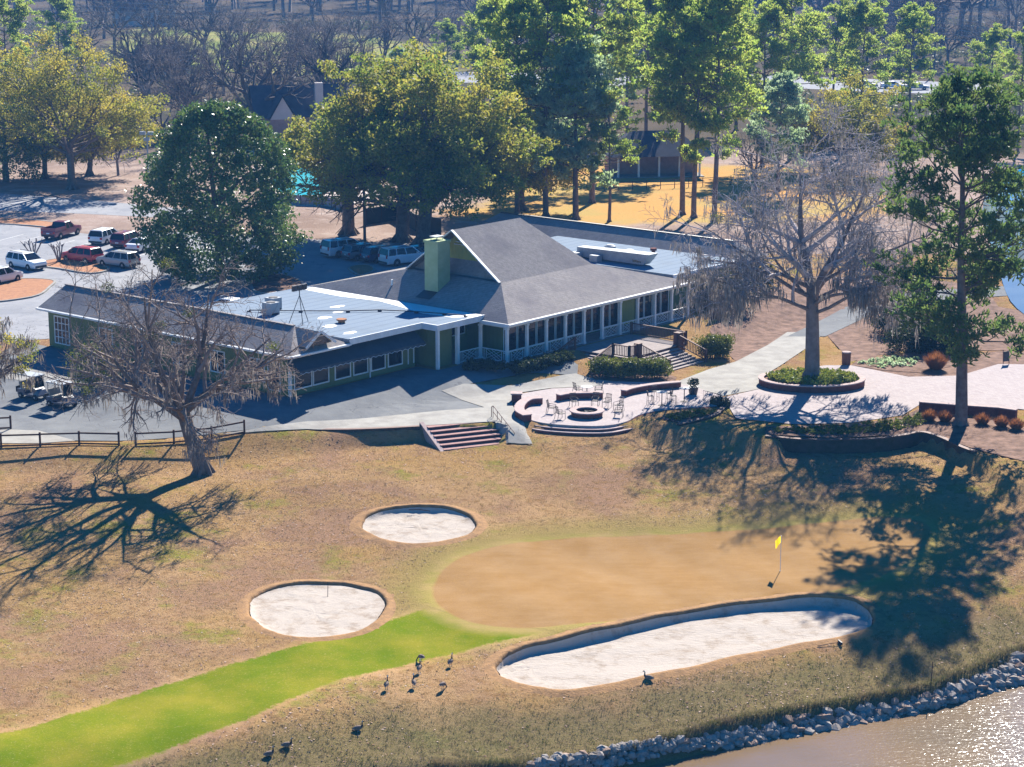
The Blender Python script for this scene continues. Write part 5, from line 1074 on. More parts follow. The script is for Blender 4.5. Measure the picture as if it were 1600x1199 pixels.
put(oak(105, 13, 6.0, M['yellow_leaf'], .4, .25, (.1,0), 18, .17, 1.1), P(140,275), 'low leaning yellow tree beside the golden oak')
put(oak(106, 15, 5.5, M['yellow_leaf'], .38, .3, (0,0), 14, .17, 1.1), P(70,280), 'thin yellow tree behind the golden oak at left')
put(oak(107, 15.5, 7.5, M['yellow_leaf'], .6, .22, (0,0), 18, .17, 1.1), P(1325,272), 'golden oak with pale forked trunk behind the bare planter tree')
put(oak(108, 14, 5.5, M['yellow_leaf'], .45, .3, (0,0), 18, .17, 1.1), P(815,330), 'small golden tree at the right edge of the big oaks')
def magnolia(seed, H, rad, leaf, n=620, leaves=52, lsize=.17, nm='magnolia_tree'):
    e = empty(nm, (0,0,0), 0, 'x', 'tree'); T = Tree(seed); R_ = T.r; T.limb((0,0,-.2), (0,0,1), H*.9, .5, .08, 0, 1, 8, .04, .0, (16,0), (.9,1.3), (.30,.45), .15); T.mesh('trunk', M['bark'], e)
    C = []; rr = []
    for _ in range(n):
        t = R_.random()**1.05; z = H*(.05+.93*t); prof = rad*math.sin(math.pi*min(1,(.20+.785*t)))**.5 if t < .99 else .3; a = R_.uniform(0, 6.28); lob = 1+.13*math.sin(3*a+z*.6)+.09*math.sin(5*a-z*1.1); q = prof*lob*R_.uniform(.72,1.0); C.append((q*math.cos(a), q*math.sin(a), z)); rr.append(R_.uniform(.6,1.35))
    V, F = leaf_cloud(C, np.array(rr), leaves, lsize, seed, .5, .7); mesh_obj('crown', V, F, leaf, e); return e
put(magnolia(111, 17.5, 7.6, M['magnolia_leaf'], 1050, 50, .19), P(346,437), 'dense dark glossy magnolia standing in the car park')
put(magnolia(112, 11, 5.0, M['magnolia_leaf'], 260, 40), P(10,285), 'dark evergreen magnolia at the left picture edge')
put(magnolia(113, 3.2, 1.7, M['hedge_leaf'], 60, 60, .10, 'round_shrub'), gp(148,600,-.5), 'round yellow green shrub by the left wing wall behind the leaning tree')
# --- smaller bare trees: shared meshes, copied
def bare(seed, H, rad, m1, m2, maxl=4, trunk=.3, kids=(0,5,4,4), low=False):
    e = empty('bare_tree', (0,0,0), 0, 'x', 'tree'); T = Tree(seed); p, d = T.limb((0,0,-.2), (0,0,1), H*.25, trunk, trunk*.8, 0, 0, 3, .06, 0)
    for k in range(6): a = k*1.9+T.r.uniform(-.4,.4); el = T.r.uniform(.5,1.2); T.limb(p-d*T.r.uniform(0,H*.06), (math.cos(a)*math.cos(el)*rad/H*2, math.sin(a)*math.cos(el)*rad/H*2, math.sin(el)), H*.55*T.r.uniform(.8,1.1), trunk*.5, .03, 1, maxl, 5, .22, .05, kids, (.4,.9), (.42,.66), .2)
    T.mesh('trunk', m1, e, lvls=(0,1), nmax=5, low=low); T.mesh('branches', m2, e, lvls=range(2,9), thin=4.0 if low else 1.9, nmax=4, low=low); return e
BP = [bare(201, 17, 7, M['bark'], M['far_twig'], 4, .38), bare(202, 19, 8, M['bark'], M['far_twig'], 4, .42), bare(203, 15, 6, M['bark_grey'], M['far_twig'], 4, .34)]; BU = [[],[],[]]
def bare_at(k, px, py, s, rz, label, group='bare winter trees'): return place(BP[k], BU[k], P(px, py, 0), R(rz), label, group, s)
for a in ((1,395,225,1.25,0,'broad bare grey tree behind the magnolia by the brick house'),(0,290,215,1.0,50,'bare tree left of the brick house, above the lamp post'),(2,540,170,1.1,100,'bare tree right of the brick house'),(1,180,88,1.15,160,'bare tree on the far green meadow, leftmost'),(0,240,86,1.2,200,'bare tree on the far green meadow beside the blue roof'),(2,275,76,1.0,260,'bare tree at the right end of the far green meadow'),
          (0,455,150,1.05,300,'bare tree above the brick house chimney'),(1,565,95,.95,20,'bare tree on the meadow above the big oaks'),(2,690,120,.9,70,'bare tree right of the far small pine'),(2,185,275,.62,30,'low bushy bare tree beside the lamp post'),(0,335,180,.9,110,'bare tree between the magnolia top and the meadow')): bare_at(*a)
rg = random.Random(77); k = 0
while k < 95:                                           # hazy wood along the top of the picture
    px = rg.uniform(-60, 1660); py = rg.choice((rg.uniform(20,62), rg.uniform(-40,20), rg.uniform(-100,-30)))
    if px > 1380: py += 40
    bare_at(k%3, px, py, rg.uniform(1.0,1.5), rg.uniform(0,360), 'bare tree of the hazy blue wood along the top of the picture', 'wood along the top'); k += 1
for k in range(26):                                     # belt between the pool and the meadow, and behind the pines
    px, py = (rg.uniform(215,530), rg.uniform(125,215)) if k < 15 else (rg.uniform(640,1400), rg.uniform(95,112))
    bare_at(k%3, px, py, rg.uniform(.8,1.15), rg.uniform(0,360), 'bare tree in the belt behind the magnolia and brick house' if k < 15 else 'bare tree along the distant road behind the pines', 'belt of bare trees' if k < 15 else 'roadside trees')
# a continuous wood behind them that reads as one mass
T = Tree(300); VV = []; FF = []; base = 0
src = [bare(211, 17, 7, M['bark'], M['far_twig'], 3, .4, (0,4,3,0), True), bare(212, 20, 8, M['bark'], M['far_twig'], 3, .42, (0,4,3,0), True)]; parts = []
for sx in src:
    for ch in [o for o in bpy.data.objects if o.parent is sx]:
        me = ch.data; v = np.empty(len(me.vertices)*3, np.float32); me.vertices.foreach_get('co', v); f = np.empty(len(me.loops), np.int32); me.loops.foreach_get('vertex_index', f); parts.append((sx, ch.name.split('.')[0], v.reshape(-1,3), f.reshape(-1,4)))
crown_v = [p for p in parts if p[1] == 'branches']; trunk_v = [p for p in parts if p[1] == 'trunk']
for sx in src:
    for ch in [o for o in bpy.data.objects if o.parent is sx]: bpy.data.objects.remove(ch)
    bpy.data.objects.remove(sx)
for k in range(400):
    X = rg.uniform(-330, 330); Y = rg.uniform(800, 1150) if k < 210 else rg.uniform(490, 800)
    X = X if k < 210 else rg.uniform(-200, 220)
    if k >= 210 and -125 < X < -5 and Y < 700: Y += 170
    a = rg.uniform(0,6.28); s = rg.uniform(1.1,1.7); ca, sa = math.cos(a)*s, math.sin(a)*s
    for pt in (crown_v[k%2], trunk_v[k%2]):
        v = pt[2]; VV.append(np.stack([v[:,0]*ca-v[:,1]*sa+X, v[:,0]*sa+v[:,1]*ca+Y, v[:,2]*s], 1)); FF.append(pt[3]+base); base += len(v)
o = mesh_obj('distant_wood', np.concatenate(VV), np.concatenate(FF), M['far_twig']); tag(o, 'far bare wood fading into blue haze', 'wood', kind='stuff')
# --- thickets and brush under the far trees: one mass nobody could count
g_ = np.random.default_rng(71); n_ = 1500; X = g_.uniform(-150, 170, n_); Y = g_.uniform(330, 620, n_); px_ = 800+CAM_F*X/(Y*_cp+CAM_H*_sp)
mead = np.array(far([(150,92),(220,40),(330,50),(520,52),(700,75),(720,118),(500,120),(300,110)])); keep = (sdf(X, Y, mead[:,0], mead[:,1]) > 4) & ~((Y > 395) & (Y < 452) & (X > -30)) & ~((Y < 360) & (X > -60) & (X < 60)); X = X[keep]; Y = Y[keep]
M['brush'] = leafmat('woodland_brush', (0.11,0.10,0.06), (0.13,0.16,0.05), (0.20,0.16,0.11), scale=.05, transl=.3)
V, F = leaf_cloud(np.stack([X, Y, .8+1.4*g_.random(len(X))], 1), 1.9*g_.uniform(.6,1.5,len(X)), 34, .42, 72, .5, .75); o = mesh_obj('woodland_brush', V, F, M['brush']); tag(o, 'brown and green brush under the far trees', 'brush', kind='stuff')
# --- left edge tree reaching into the picture
t3 = empty('bare_tree', gp(-45,690,-1), 0, 'bare mossy tree at the left picture edge, mostly out of frame', 'tree'); T = Tree(61); p, d = T.limb((0,0,-.2), (.1,0,1), 3.5, .3, .22, 0, 0, 4, .06, 0)
for dd in ((.8,.1,.6),(.4,.3,1),(-.5,.2,.8),(.6,-.5,.9),(0,.5,1.1),(.9,.5,.9)): T.limb(p, dd, 5.2, .16, .03, 1, 4, 6, .25, .03, (0,5,4,4), (.5,1.0), (.42,.66), .2)
limb_children(t3, T, M['bark'], M['twig_brown']); nd = [n_[0] for n_ in T.nodes if n_[2] >= 2]; T.r.shuffle(nd); V, F = moss_strands(nd[:160], 8, 5, .3, 1.2, .035); o = mesh_obj('hanging_moss', V, F, M['moss'], t3); o['kind'] = 'stuff'
V, F = leaf_cloud(nd[160:200], .5, 60, .09, 9); mesh_obj('leaves', V, F, M['yellow_leaf'], t3)
# --- pruned crape myrtles
for px, py, lb in ((52,404,'left one of two hard-pruned small trees in the car park island'),(92,411,'right one of two hard-pruned small trees in the car park island')):
    e = empty('pruned_tree', P(px,py,0), 0, lb, 'tree', 'pruned trees in the car park'); T = Tree(px); 
    for k in range(5): a = k*1.26; T.limb((0,0,-.1), (math.cos(a)*.42, math.sin(a)*.42, 1), 2.0, .09, .06, 0, 1, 4, .12, .02, (3,0), (.3,.6), (.3,.4), .7)
    T.mesh('stems', M['bark_grey'], e)
# --- shrubs, hedges, ground cover
def blob_hedge(label, pts, h, m, leaves, z=-1.0, lsize=.09, seed=1, nm='hedge', cat='hedge', zs=.3):
    q = curve([P(x, y, z)[:2] for x, y in pts], 6); e = empty(nm, (q[0][0], q[0][1], float(G(*q[0]))), 0, label, cat); R_ = random.Random(seed); C = []
    b = MB()
    for p in q: 
        for _ in range(9): C.append((p[0]-q[0][0]+R_.gauss(0,.35), p[1]-q[0][1]+R_.gauss(0,.35), h*R_.uniform(.25,.85)))
        b.tube([(p[0]-q[0][0], p[1]-q[0][1], -.3), (p[0]-q[0][0]+R_.uniform(-.2,.2), p[1]-q[0][1], h*.6)], .04, 5, False)
    b.build('stems', M['bark'], e); V, F = leaf_cloud(C, h*.36, leaves, lsize, seed, .6, .8, .4); mesh_obj('foliage', V, F, m, e); return e
blob_hedge('rounded yellow green hedge in front of the wooden deck', [(935,588),(960,591),(985,592),(1010,592),(1033,591)], 1.5, M['hedge_leaf'], 60, seed=2)
blob_hedge('yellow green bush right of the deck stairs', [(1105,560),(1118,560),(1130,558)], 1.9, M['hedge_leaf'], 70, seed=3, nm='bush', cat='bush')
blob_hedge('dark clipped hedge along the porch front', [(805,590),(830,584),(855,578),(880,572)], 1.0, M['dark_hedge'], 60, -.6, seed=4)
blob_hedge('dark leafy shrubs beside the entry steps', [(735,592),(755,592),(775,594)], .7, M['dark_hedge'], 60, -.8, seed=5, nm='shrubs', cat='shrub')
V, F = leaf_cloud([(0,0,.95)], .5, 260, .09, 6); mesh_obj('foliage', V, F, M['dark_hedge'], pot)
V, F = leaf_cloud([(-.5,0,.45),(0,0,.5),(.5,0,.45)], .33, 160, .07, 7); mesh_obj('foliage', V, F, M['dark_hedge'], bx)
g_ = np.random.default_rng(9); a = g_.uniform(0,6.28,420); r = np.sqrt(g_.random(420)); V, F = leaf_cloud(np.stack([3.6*r*np.cos(a), 2.5*r*np.sin(a), .55+.25*g_.random(420)],1), .28, 16, .12, 10, .7, .6, 1.0); o = mesh_obj('ground_cover', V, F, M['cover_leaf'], plant); o['kind'] = 'stuff'
def orn(label, px, py, h, r, n=260, z=-1.0):
    e = empty('ornamental_grass', P(px,py,z), 0, label, 'grass clump', 'dry ornamental grasses'); g = np.random.default_rng(int(px)); a = g.uniform(0,6.28,n); s = g.random(n)**.5; base = np.stack([np.cos(a)*s*r*.35, np.sin(a)*s*r*.35, a*0], 1); tip = np.stack([np.cos(a)*s*r, np.sin(a)*s*r, h*(1-.35*s)*g.uniform(.75,1.1,n)], 1); sd_ = np.stack([-np.sin(a), np.cos(a), a*0], 1)*.03
    V = np.stack([base-sd_, base+sd_, (base*.4+tip*.6)+sd_, tip, (base*.4+tip*.6)-sd_], 1).reshape(-1,3); mesh_obj('blades', V, np.arange(n*5).reshape(-1,5), M['orange_grass'], e)
orn('large rust coloured grass clump in the planted bed', 1462, 578, 1.7, 1.25, 700)
for px, py, lb in ((1452,658,'rusty grass clump left of the pine trunk by the low wall'),(1476,660,'rusty grass clump touching the pine trunk on its left'),(1535,664,'rusty grass clump right of the pine trunk by the low wall'),(1565,668,'rusty grass clump near the end of the low wall'),(1588,672,'rusty grass clump at the right picture edge')): orn(lb, px, py, 1.0, .8, 320)
def cover(name, label, poly, n, m, size=.1, z=-1.0, h=.2, seed=1):
    px = np.array([p[0] for p in poly]); py = np.array([p[1] for p in poly]); g = np.random.default_rng(seed); X = g.uniform(px.min(), px.max(), n*3); Y = g.uniform(py.min(), py.max(), n*3); k = sdf(X, Y, px, py) < -.1; X = X[k][:n]; Y = Y[k][:n]
    V, F = leaf_cloud(np.stack([X, Y, G(X, Y)+h*g.random(len(X))+.05], 1), .16, 9, size, seed, .6, .6, .8); o = mesh_obj(name, V, F, m); tag(o, label, 'plants', kind='stuff')
pw = lambda pts: [P(x,y,-1.0)[:2] for x, y in pts]
cover('bed_plants', 'low green plants in the bed above the long retaining wall', pw([(1205,672),(1330,668),(1410,656),(1440,648),(1450,664),(1400,676),(1300,682),(1205,678)]), 420, M['hedge_leaf'], .1, seed=2)
cover('bed_plants', 'low green plants in the bed beside the fire pit terrace', pw([(1035,654),(1065,646),(1122,641),(1120,648),(1090,655),(1055,660)]), 150, M['hedge_leaf'], .09, seed=3)
cover('bed_plants', 'blue green low plants in the bed beside the litter bin', pw([(1335,570),(1380,560),(1440,562),(1430,574),(1380,577)]), 120, M['pine_blue'], .12, seed=4)
# --- fallen leaves and rough grass
def scatter(n, test, seed):
    g = np.random.default_rng(seed); X = g.uniform(-42, 42, n); Y = g.uniform(84, 152, n); k = test(X, Y, g); return X[k], Y[k], g
gx_, gy_ = np.array([p[0] for p in GREEN]), np.array([p[1] for p in GREEN]); fx_, fy_ = np.array([p[0] for p in FAIR]), np.array([p[1] for p in FAIR])
def on_rough(X, Y):
    k = (Y < np.interp(X, TOPX, TOPY)-.5) & (Y > np.interp(X, LIPX, LIPY)) & (sdf(X, Y, gx_, gy_) > 1.5) & (sdf(X, Y, fx_, fy_) > .3)
    for _, poly, _, _ in BUNKERS: A = np.array(poly); k &= sdf(X, Y, A[:,0], A[:,1]) > .6
    return k
def litter_d(X, Y): return .12+.88*np.clip(np.sin(X*.21+1.3)*np.sin(Y*.17+.4)+.55+.5*np.exp(-((X+27)**2+(Y-138)**2)/180)+.5*np.exp(-((X+9)**2+(Y-146)**2)/60), 0, 1)
X, Y, g = scatter(60000, lambda X, Y, g: on_rough(X, Y) & (g.random(len(X)) < .75*litter_d(X, Y)), 31)
M['leaf_a'] = mat('fallen_leaf_tan', (0.55,0.41,0.33), 0.9, (0.20,0.10,0.06), 5.0, lo=.42, hi=.56); V, F = leaf_cloud(np.stack([X, Y, G(X,Y)+.025], 1), .0, 1, .075, 33, .6, 1, 0); V = V.reshape(-1,4,3); c_ = V.mean(1, keepdims=True); V = ((V-c_)*np.array([1,1,.25])+c_).reshape(-1,3)
o = mesh_obj('fallen_leaves', V, F, M['leaf_a']); tag(o, 'dry leaves scattered over the lawn', 'leaves', kind='stuff')
def blades(X, Y, seed, h, w, m, name, label, per=5):
    g = np.random.default_rng(seed); C = np.repeat(np.stack([X, Y, G(X,Y)-.01], 1), per, 0); n = len(C); C[:,:2] += g.normal(size=(n,2))*.09; a = g.uniform(0,6.28,n); s = np.stack([np.cos(a), np.sin(a), a*0], 1)*w; tip = C+np.concatenate([g.normal(size=(n,2))*h*.45, (h*g.uniform(.5,1.2,n))[:,None]], 1); V = np.stack([C-s, C+s, tip], 1).reshape(-1,3); o = mesh_obj(name, V, np.arange(n*3).reshape(-1,3), m); tag(o, label, 'grass', kind='stuff')
X, Y, g = scatter(90000, lambda X, Y, g: on_rough(X, Y) & (Y < np.interp(X, LIPX, LIPY)+6.5*g.random(len(X))**.6+.5), 41)
M['rough'] = leafmat('rough_winter_grass', (0.26,0.19,0.10), (0.15,0.15,0.045), scale=.5, transl=.25); blades(X, Y, 42, .13, .018, M['rough'], 'bank_grass', 'rough tufted winter grass on the bank above the pond')
X, Y, g = scatter(120000, lambda X, Y, g: on_rough(X, Y) & (Y > np.interp(X, LIPX, LIPY)+4) & (g.random(len(X)) < .5), 51)
M['turf'] = leafmat('dormant_turf_blades', (0.40,0.28,0.15), (0.30,0.24,0.09), (0.44,0.33,0.22), scale=.25, transl=.25); blades(X, Y, 52, .085, .02, M['turf'], 'lawn_grass', 'short dormant tan grass of the lawn', 3)
X = np.linspace(-4, 38, 1500)+np.random.default_rng(3).normal(size=1500)*.05; Y = np.interp(X, LIPX, LIPY)+np.random.default_rng(4).normal(size=1500)*.12; blades(X, Y, 62, .28, .02, M['rough'], 'lip_grass', 'overhanging dry grass along the top edge of the stony bank')
# ------------------------------------------------------------------ car park details
M['paint_line'] = mat('worn_white_line', (0.62,0.62,0.60), 0.8, (0.42,0.42,0.42), 2.0)
for k in range(9):
    p = P(18+k*27, 372+k*3.2-(k>4)*2, 0); d = Vector((math.cos(U_+R(20)), math.sin(U_+R(20)), 0)); x = Vector((-d.y, d.x, 0))*.06
    o = mesh_obj('bay_line', [p-d*2.4-x+Vector((0,0,.03)), p-d*2.4+x+Vector((0,0,.03)), p+d*2.4+x+Vector((0,0,.03)), p+d*2.4-x+Vector((0,0,.03))], [(3,2,1,0)], M['paint_line']); o['kind'] = 'structure'
def island(pts, mm, h=.14):
    q = curve([P(x,y,0)[:2] for x, y in pts], 5, True); c0 = q[0]; a = MB(); wall_along(a, [(p[0]-c0[0], p[1]-c0[1]) for p in q], -.1, h, .22, True); e = a.build('kerb', M['concrete'], None); e.location = (c0[0], c0[1], .02); e['kind'] = 'structure'
    o = MB().prism([(p[0]-c0[0], p[1]-c0[1]) for p in q], 0, h-.03).build('mulch', mm, None); o.location = (c0[0], c0[1], .02); o['kind'] = 'structure'
island([(70,410),(110,406),(160,416),(168,424),(140,429),(95,422),(70,418)], M['mulch']); island([(-40,446),(30,438),(82,440),(78,450),(50,466),(-40,474)], M['mulch']); island([(395,440),(430,430),(468,440),(470,452),(440,460),(400,458)], M['litter'])
island([(545,420),(572,416),(585,424),(562,432)], M['mulch']); island([(-60,338),(60,346),(120,356),(116,362),(50,354),(-60,347)], M['mulch'], .1)
def lamp(label, px, py, h):
    e = empty('flood_light_pole', P(px,py,0), 0, label, 'lamp post'); MB().tube([(0,0,-.1),(0,0,h)], [.13,.09], 8).build('pole', M['galv'], e)
    for k, (x, y, z) in enumerate(((-.55,0,-.1),(.45,.1,-.15),(0,-.3,-.85))): MB().tube([(0,0,h+z),(x*.6,y*.6,h+z)], .04, 5).box(x-.35,x+.35,y-.3,y+.3,h+z-.05,h+z+.35).build('flood_light', M['galv'], e)
lamp('grey flood light pole with three heads beside the magnolia', 233, 302, 7.6)
e = empty('utility_pole', P(570,380,0), 0, 'brown wooden pole standing among the parked cars and oaks', 'pole'); MB().tube([(0,0,-.2),(0,0,9.5)], [.17,.12], 8).build('pole', M['bark'], e)
def panel_fence(label, pts, h, m, nm='screen_fence', z=0, posts=True, step=2.4, t=.06):
    q = [P(x,y,z) for x, y in pts]; e = empty(nm, q[0], 0, label, 'fence')
    for a, c in zip(q, q[1:]):
        n_ = max(1, int((c-a).length/step))
        for i in range(n_): s0 = a.lerp(c, i/n_)-q[0]; s1 = a.lerp(c, (i+1)/n_)-q[0]; dd = (s1-s0).normalized()*.06; MB().beam(s0+dd+Vector((0,0,h/2)), s1-dd+Vector((0,0,h/2)), t, h).build('panel', m, e); MB().beam(s0-Vector((0,0,.2)), s0+Vector((0,0,h+.1)), .1, .1).build('post', M['fence'], e)
M['screen'] = mat('dark_green_screen', (0.02,0.03,0.022), 0.8, (0.03,0.035,0.03), 1.0)
panel_fence('dark green screen fence behind the parked cars and oak trunks', [(572,352),(620,345),(650,362),(690,368)], 1.9, M['screen'])
# ------------------------------------------------------------------ pool
M['tile'] = mat('pool_deck', (0.55,0.47,0.42), 0.9, (0.46,0.38,0.33), 1.0)
drape('pool_deck', spline([P(x,y,0)[:2] for x, y in [(395,262),(470,250),(560,262),(600,300),(540,322),(430,316)]], 5), .05, M['tile'], 3)
m, n = newmat('pool_water', .08, .5); n.color(n.mix(n.rng(n.noise(.15,3), .4, .6), (0.06,0.55,0.62), (0.12,0.62,0.68))); n.bump(n.noise(3,2), .2, .05)
drape('swimming_pool', spline([P(x,y,0)[:2] for x, y in [(425,272),(470,264),(515,274),(528,294),(490,306),(440,302)]], 6), .09, m, 2)
panel_fence('tan slatted fence in front of the swimming pool', [(425,316),(470,321),(505,322),(545,330)], 1.15, M['cap'], 'pool_fence', 0, True, 1.5)
# ------------------------------------------------------------------ houses
M['brick_house'] = mat('pinkish_brick', (0.36,0.24,0.20), .9, (0.28,0.18,0.15), 1.5); M['dark_roof'] = mat('dark_slate_roof', (0.055,0.06,0.075), .85, (0.085,0.085,0.1), .6, bump=.3, bscale=4); M['stucco'] = mat('pale_stucco', (0.55,0.50,0.47), .85, (0.47,0.43,0.40), .5)
def house(label, px, py, rz, w, dp, h, rh, wall, chim=True, wing=True):
    e = empty('house', P(px,py,0), R(rz), label, 'house'); MB().box(-w/2,w/2,-dp/2,dp/2,-.2,h).build('wall', wall, e)
    b = MB(); o = .5; b.add([(-w/2-o,-dp/2-o,h),(w/2+o,-dp/2-o,h),(w/2+o,dp/2+o,h),(-w/2-o,dp/2+o,h),(-w/2-o,0,h+rh),(w/2+o,0,h+rh)], [(0,1,5,4),(2,3,4,5),(0,3,2,1)]); r = b.build('roof', M['dark_roof'], e)
    for s in (-1,1): MB().add([(s*w/2,-dp/2,h),(s*w/2,dp/2,h),(s*w/2,0,h+rh*.92)], [(0,1,2)]).build('gable_wall', wall, e)
    if chim: MB().box(w*.18,w*.18+1.2,-dp/2-.7,-dp/2+.3,-.2,h+rh+.6).build('chimney', M['stucco'], e)
    if wing:
        b = MB(); ww = w*.3; y0 = -dp/2-2.6; MB().box(-w*.38,-w*.38+ww,y0,-dp/2,-.2,h).build('gable_wing', wall, e); b.add([(-w*.38-.3,y0-.3,h),(-w*.38+ww+.3,y0-.3,h),(-w*.38+ww/2,y0-.3,h+rh*.8),(-w*.38-.3,0,h),(-w*.38+ww+.3,0,h),(-w*.38+ww/2,0,h+rh*.8)], [(0,2,5,3),(2,1,4,5)]); b.build('wing_roof', M['dark_roof'], e); MB().add([(-w*.38,y0-.02,h),(-w*.38+ww,y0-.02,h),(-w*.38+ww/2,y0-.02,h+rh*.72)], [(0,1,2)]).build('wing_gable', M['stucco'], e)
    for k in range(4): x = -w*.02+k*w*.13; f = MB().box(x,x+1.1,-dp/2-.06,-dp/2-.003,1.0,2.4).build('window', M['white'], e); MB().box(x+.1,x+1.0,-dp/2-.075,-dp/2-.062,1.1,2.3).build('pane', M['dark_glass'], f)
house('brick house with steep dark roof behind the bare trees and magnolia', 462, 222, 15, 13, 9, 4.2, 4.6, M['brick_house'])
house('house with dark blue roof behind the golden oak', 252, 118, -20, 10, 8, 3.0, 3.4, M['stucco'], False, False)
house('pale house among bare trees at the top left', 225, 40, 10, 18, 10, 4.5, 4.5, M['stucco'], True, False)
pv_ = empty('pavilion', P(1020,272,0), R(8), 'dark roofed pavilion with white columns behind the pines', 'pavilion')
MB().box(-6,6,-1,4,-.1,2.8).build('wall', M['brick_house'], pv_); MB().box(-6.2,6.2,-4.4,4.2,-.1,.12).build('floor', M['concrete'], pv_)
MB().add([(-7,-5,2.9),(7,-5,2.9),(7,5,2.9),(-7,5,2.9),(-3.2,0,5.9),(3.2,0,5.9)], [(0,1,5,4),(1,2,5),(2,3,4,5),(3,0,4),(0,3,2,1)]).build('roof', M['dark_roof'], pv_)
for x in (-5.6,-2.8,0,2.8,5.6): MB().lathe((x,-4.1,0), [(.16,.12),(.13,2.85)], 10).build('column', M['white'], pv_)
e = empty('field_fence', P(925,300,0), 0, 'thin dark rail fence across the golden field', 'fence'); q = [P(900+k*22, 303-k*1.2, 0)-e.location for k in range(12)]
for p in q: MB().beam(p-Vector((0,0,.2)), p+Vector((0,0,1.2)), .09, .09).build('post', M['fence'], e)
for a, c in zip(q, q[1:]): [MB().beam(a+Vector((0,0,hh)), c+Vector((0,0,hh)), .04, .06).build('rail', M['fence'], e) for hh in (.5,1.1)]
# ------------------------------------------------------------------ distant road, cars and power line
drape('distant_road', [P(x,y,0)[:2] for x, y in [(640,128),(900,134),(1180,136),(1400,146),(1640,150),(1640,136),(1400,126),(1180,118),(900,116),(640,112)]], .03, M['asphalt2'], 12)
for k, (px, py, c_, lb) in enumerate(((1030,128,'white','white car on the distant road above the pavilion'),(1352,138,'silver','silver car on the distant road, leftmost of three at right'),(1395,139,'white','white car on the distant road, middle of three at right'),(1432,141,'silver','silver car on the distant road, rightmost of three'))): vehicle('sedan', c_, lb, P(px,py,0), R(-3), 'car')
pole = empty('power_pole', P(1459,118,0), 0, 'tall wooden power pole before the blue wood at top right', 'power pole'); HP = 14.5
MB().tube([(0,0,-.3),(0,0,HP)], [.22,.15], 8).build('pole', M['bark'], pole); MB().beam((-1.2,0,HP-.5),(1.2,0,HP-.5),.14,.16).build('crossarm', M['bark'], pole)
for k, (hz, dy) in enumerate(((14.3,0),(13.2,.3),(12.2,-.3),(11.1,.2),(10.0,0),(9.0,.2),(8.0,-.2))):
    p0 = P(1459,118,0); w_ = empty('power_line', (p0.x, p0.y, hz), 0, 'power line wire, number %s from the top at the power pole' % ('one','two','three','four','five','six','seven')[k], 'wire', 'power lines')
    pts = [Vector((70*t, -22*t+dy, -4*1.6*t*(1-t)*1.2-1.0*t)) for t in np.linspace(0,1,9)]; MB().tube(pts, .035, 4).build('wire_right', M['galv'], w_)
    if k < 3: pts = [Vector((-190*t, 30*t+dy, -5*1.6*t*(1-t))) for t in np.linspace(0,1,9)]; MB().tube(pts, .03, 4).build('wire_left', M['galv'], w_)
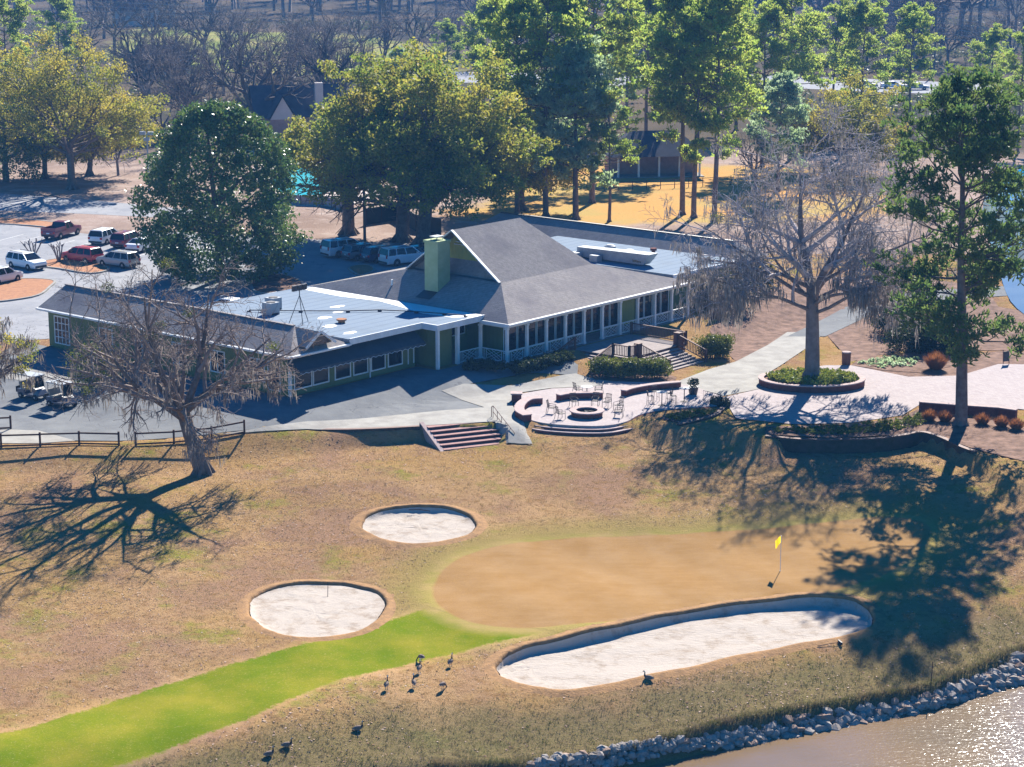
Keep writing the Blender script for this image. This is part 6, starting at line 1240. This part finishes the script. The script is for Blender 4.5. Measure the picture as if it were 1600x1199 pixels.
# ------------------------------------------------------------------ more trees filling the middle distance
for k, (px, py, s_, lb) in enumerate(((310,250,.85,'bare tree right of the flood light pole behind the magnolia'),(255,235,.8,'bare tree left of the magnolia crown, behind the lamp'),(350,150,1.1,'bare tree above the magnolia top'),(420,175,1.1,'bare tree in front of the brick house roof'),(505,140,1.1,'bare tree above the left big oak'),(480,110,1.0,'bare tree further up behind the left big oak'),(600,120,1.0,'bare tree just above the middle big oak'),
        (650,95,1.0,'bare tree above the tallest oak'),(740,110,1.0,'bare tree between the tallest oak and the pines'),(770,90,1.1,'bare tree left of the tall pines at the top'),(320,100,1.1,'bare tree on the meadow above the brick house'),(380,95,1.1,'bare tree at the right side of the far meadow'),(130,120,1.0,'bare tree above the golden oak'),(1480,110,.9,'dark bare tree beside the power pole'),(1530,112,1.0,'dark bare tree right of the power pole'),(1580,108,1.0,'dark bare tree at the top right picture edge'),(1420,112,1.0,'dark bare tree left of the power pole'),(1400,270,.7,'low bare tree behind the mossy planter tree, right side'),(1180,300,.55,'low bare tree behind the mossy planter tree, left side'))): bare_at(k%3, px, py, s_, k*47, lb)
for a in ((0,1150,205,.85,33,'pine behind the slim trio, further back'),(1,980,215,.9,77,'pine behind the pavilion roof, left side'),(1,1090,225,.8,140,'pine behind the pavilion roof, right side'),(0,1420,215,.75,190,'pine left behind the tall dark pine'),(2,860,300,.7,20,'small bluish pine between the slim trunks'),(1,770,200,.85,250,'pine left of the tall group, behind the golden tree'),(0,870,215,1.0,290,'tall pine in the middle of the far group'),(2,1215,300,.75,120,'bluish pine behind the left part of the mossy planter tree'),(1,1590,240,.7,15,'pine at the right picture edge behind the lake')): pine_at(*a)
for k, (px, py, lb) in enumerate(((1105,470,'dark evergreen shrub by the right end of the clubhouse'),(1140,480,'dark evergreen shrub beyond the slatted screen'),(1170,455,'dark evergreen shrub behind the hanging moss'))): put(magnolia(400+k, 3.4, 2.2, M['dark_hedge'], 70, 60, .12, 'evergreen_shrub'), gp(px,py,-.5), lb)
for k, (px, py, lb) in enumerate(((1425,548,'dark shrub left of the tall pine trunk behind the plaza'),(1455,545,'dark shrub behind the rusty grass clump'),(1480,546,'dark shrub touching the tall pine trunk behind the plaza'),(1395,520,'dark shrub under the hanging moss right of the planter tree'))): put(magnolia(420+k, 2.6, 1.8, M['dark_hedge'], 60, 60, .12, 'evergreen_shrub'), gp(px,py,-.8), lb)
bare_at(2, 232, 150, .8, 80, 'bare tree in front of the dark blue roofed house'); bare_at(1, 275, 135, .85, 20, 'bare tree at the right gable of the dark blue roofed house')
# ------------------------------------------------------------------ haze
m = bpy.data.materials.new('haze_air'); m.use_nodes = True; nt = m.node_tree; nt.nodes.remove(nt.nodes['Principled BSDF']); pv2 = nt.nodes.new('ShaderNodeVolumePrincipled')
pv2.inputs['Color'].default_value = (0.14,0.40,0.88,1); pv2.inputs['Density'].default_value = 0.00026; nt.links.new(pv2.outputs[0], nt.nodes['Material Output'].inputs['Volume'])
hz = MB().box(-460,460,-30,1290,-8,52).build('haze', m); hz['kind'] = 'stuff'; hz['label'] = 'thin blue haze over the far woods'
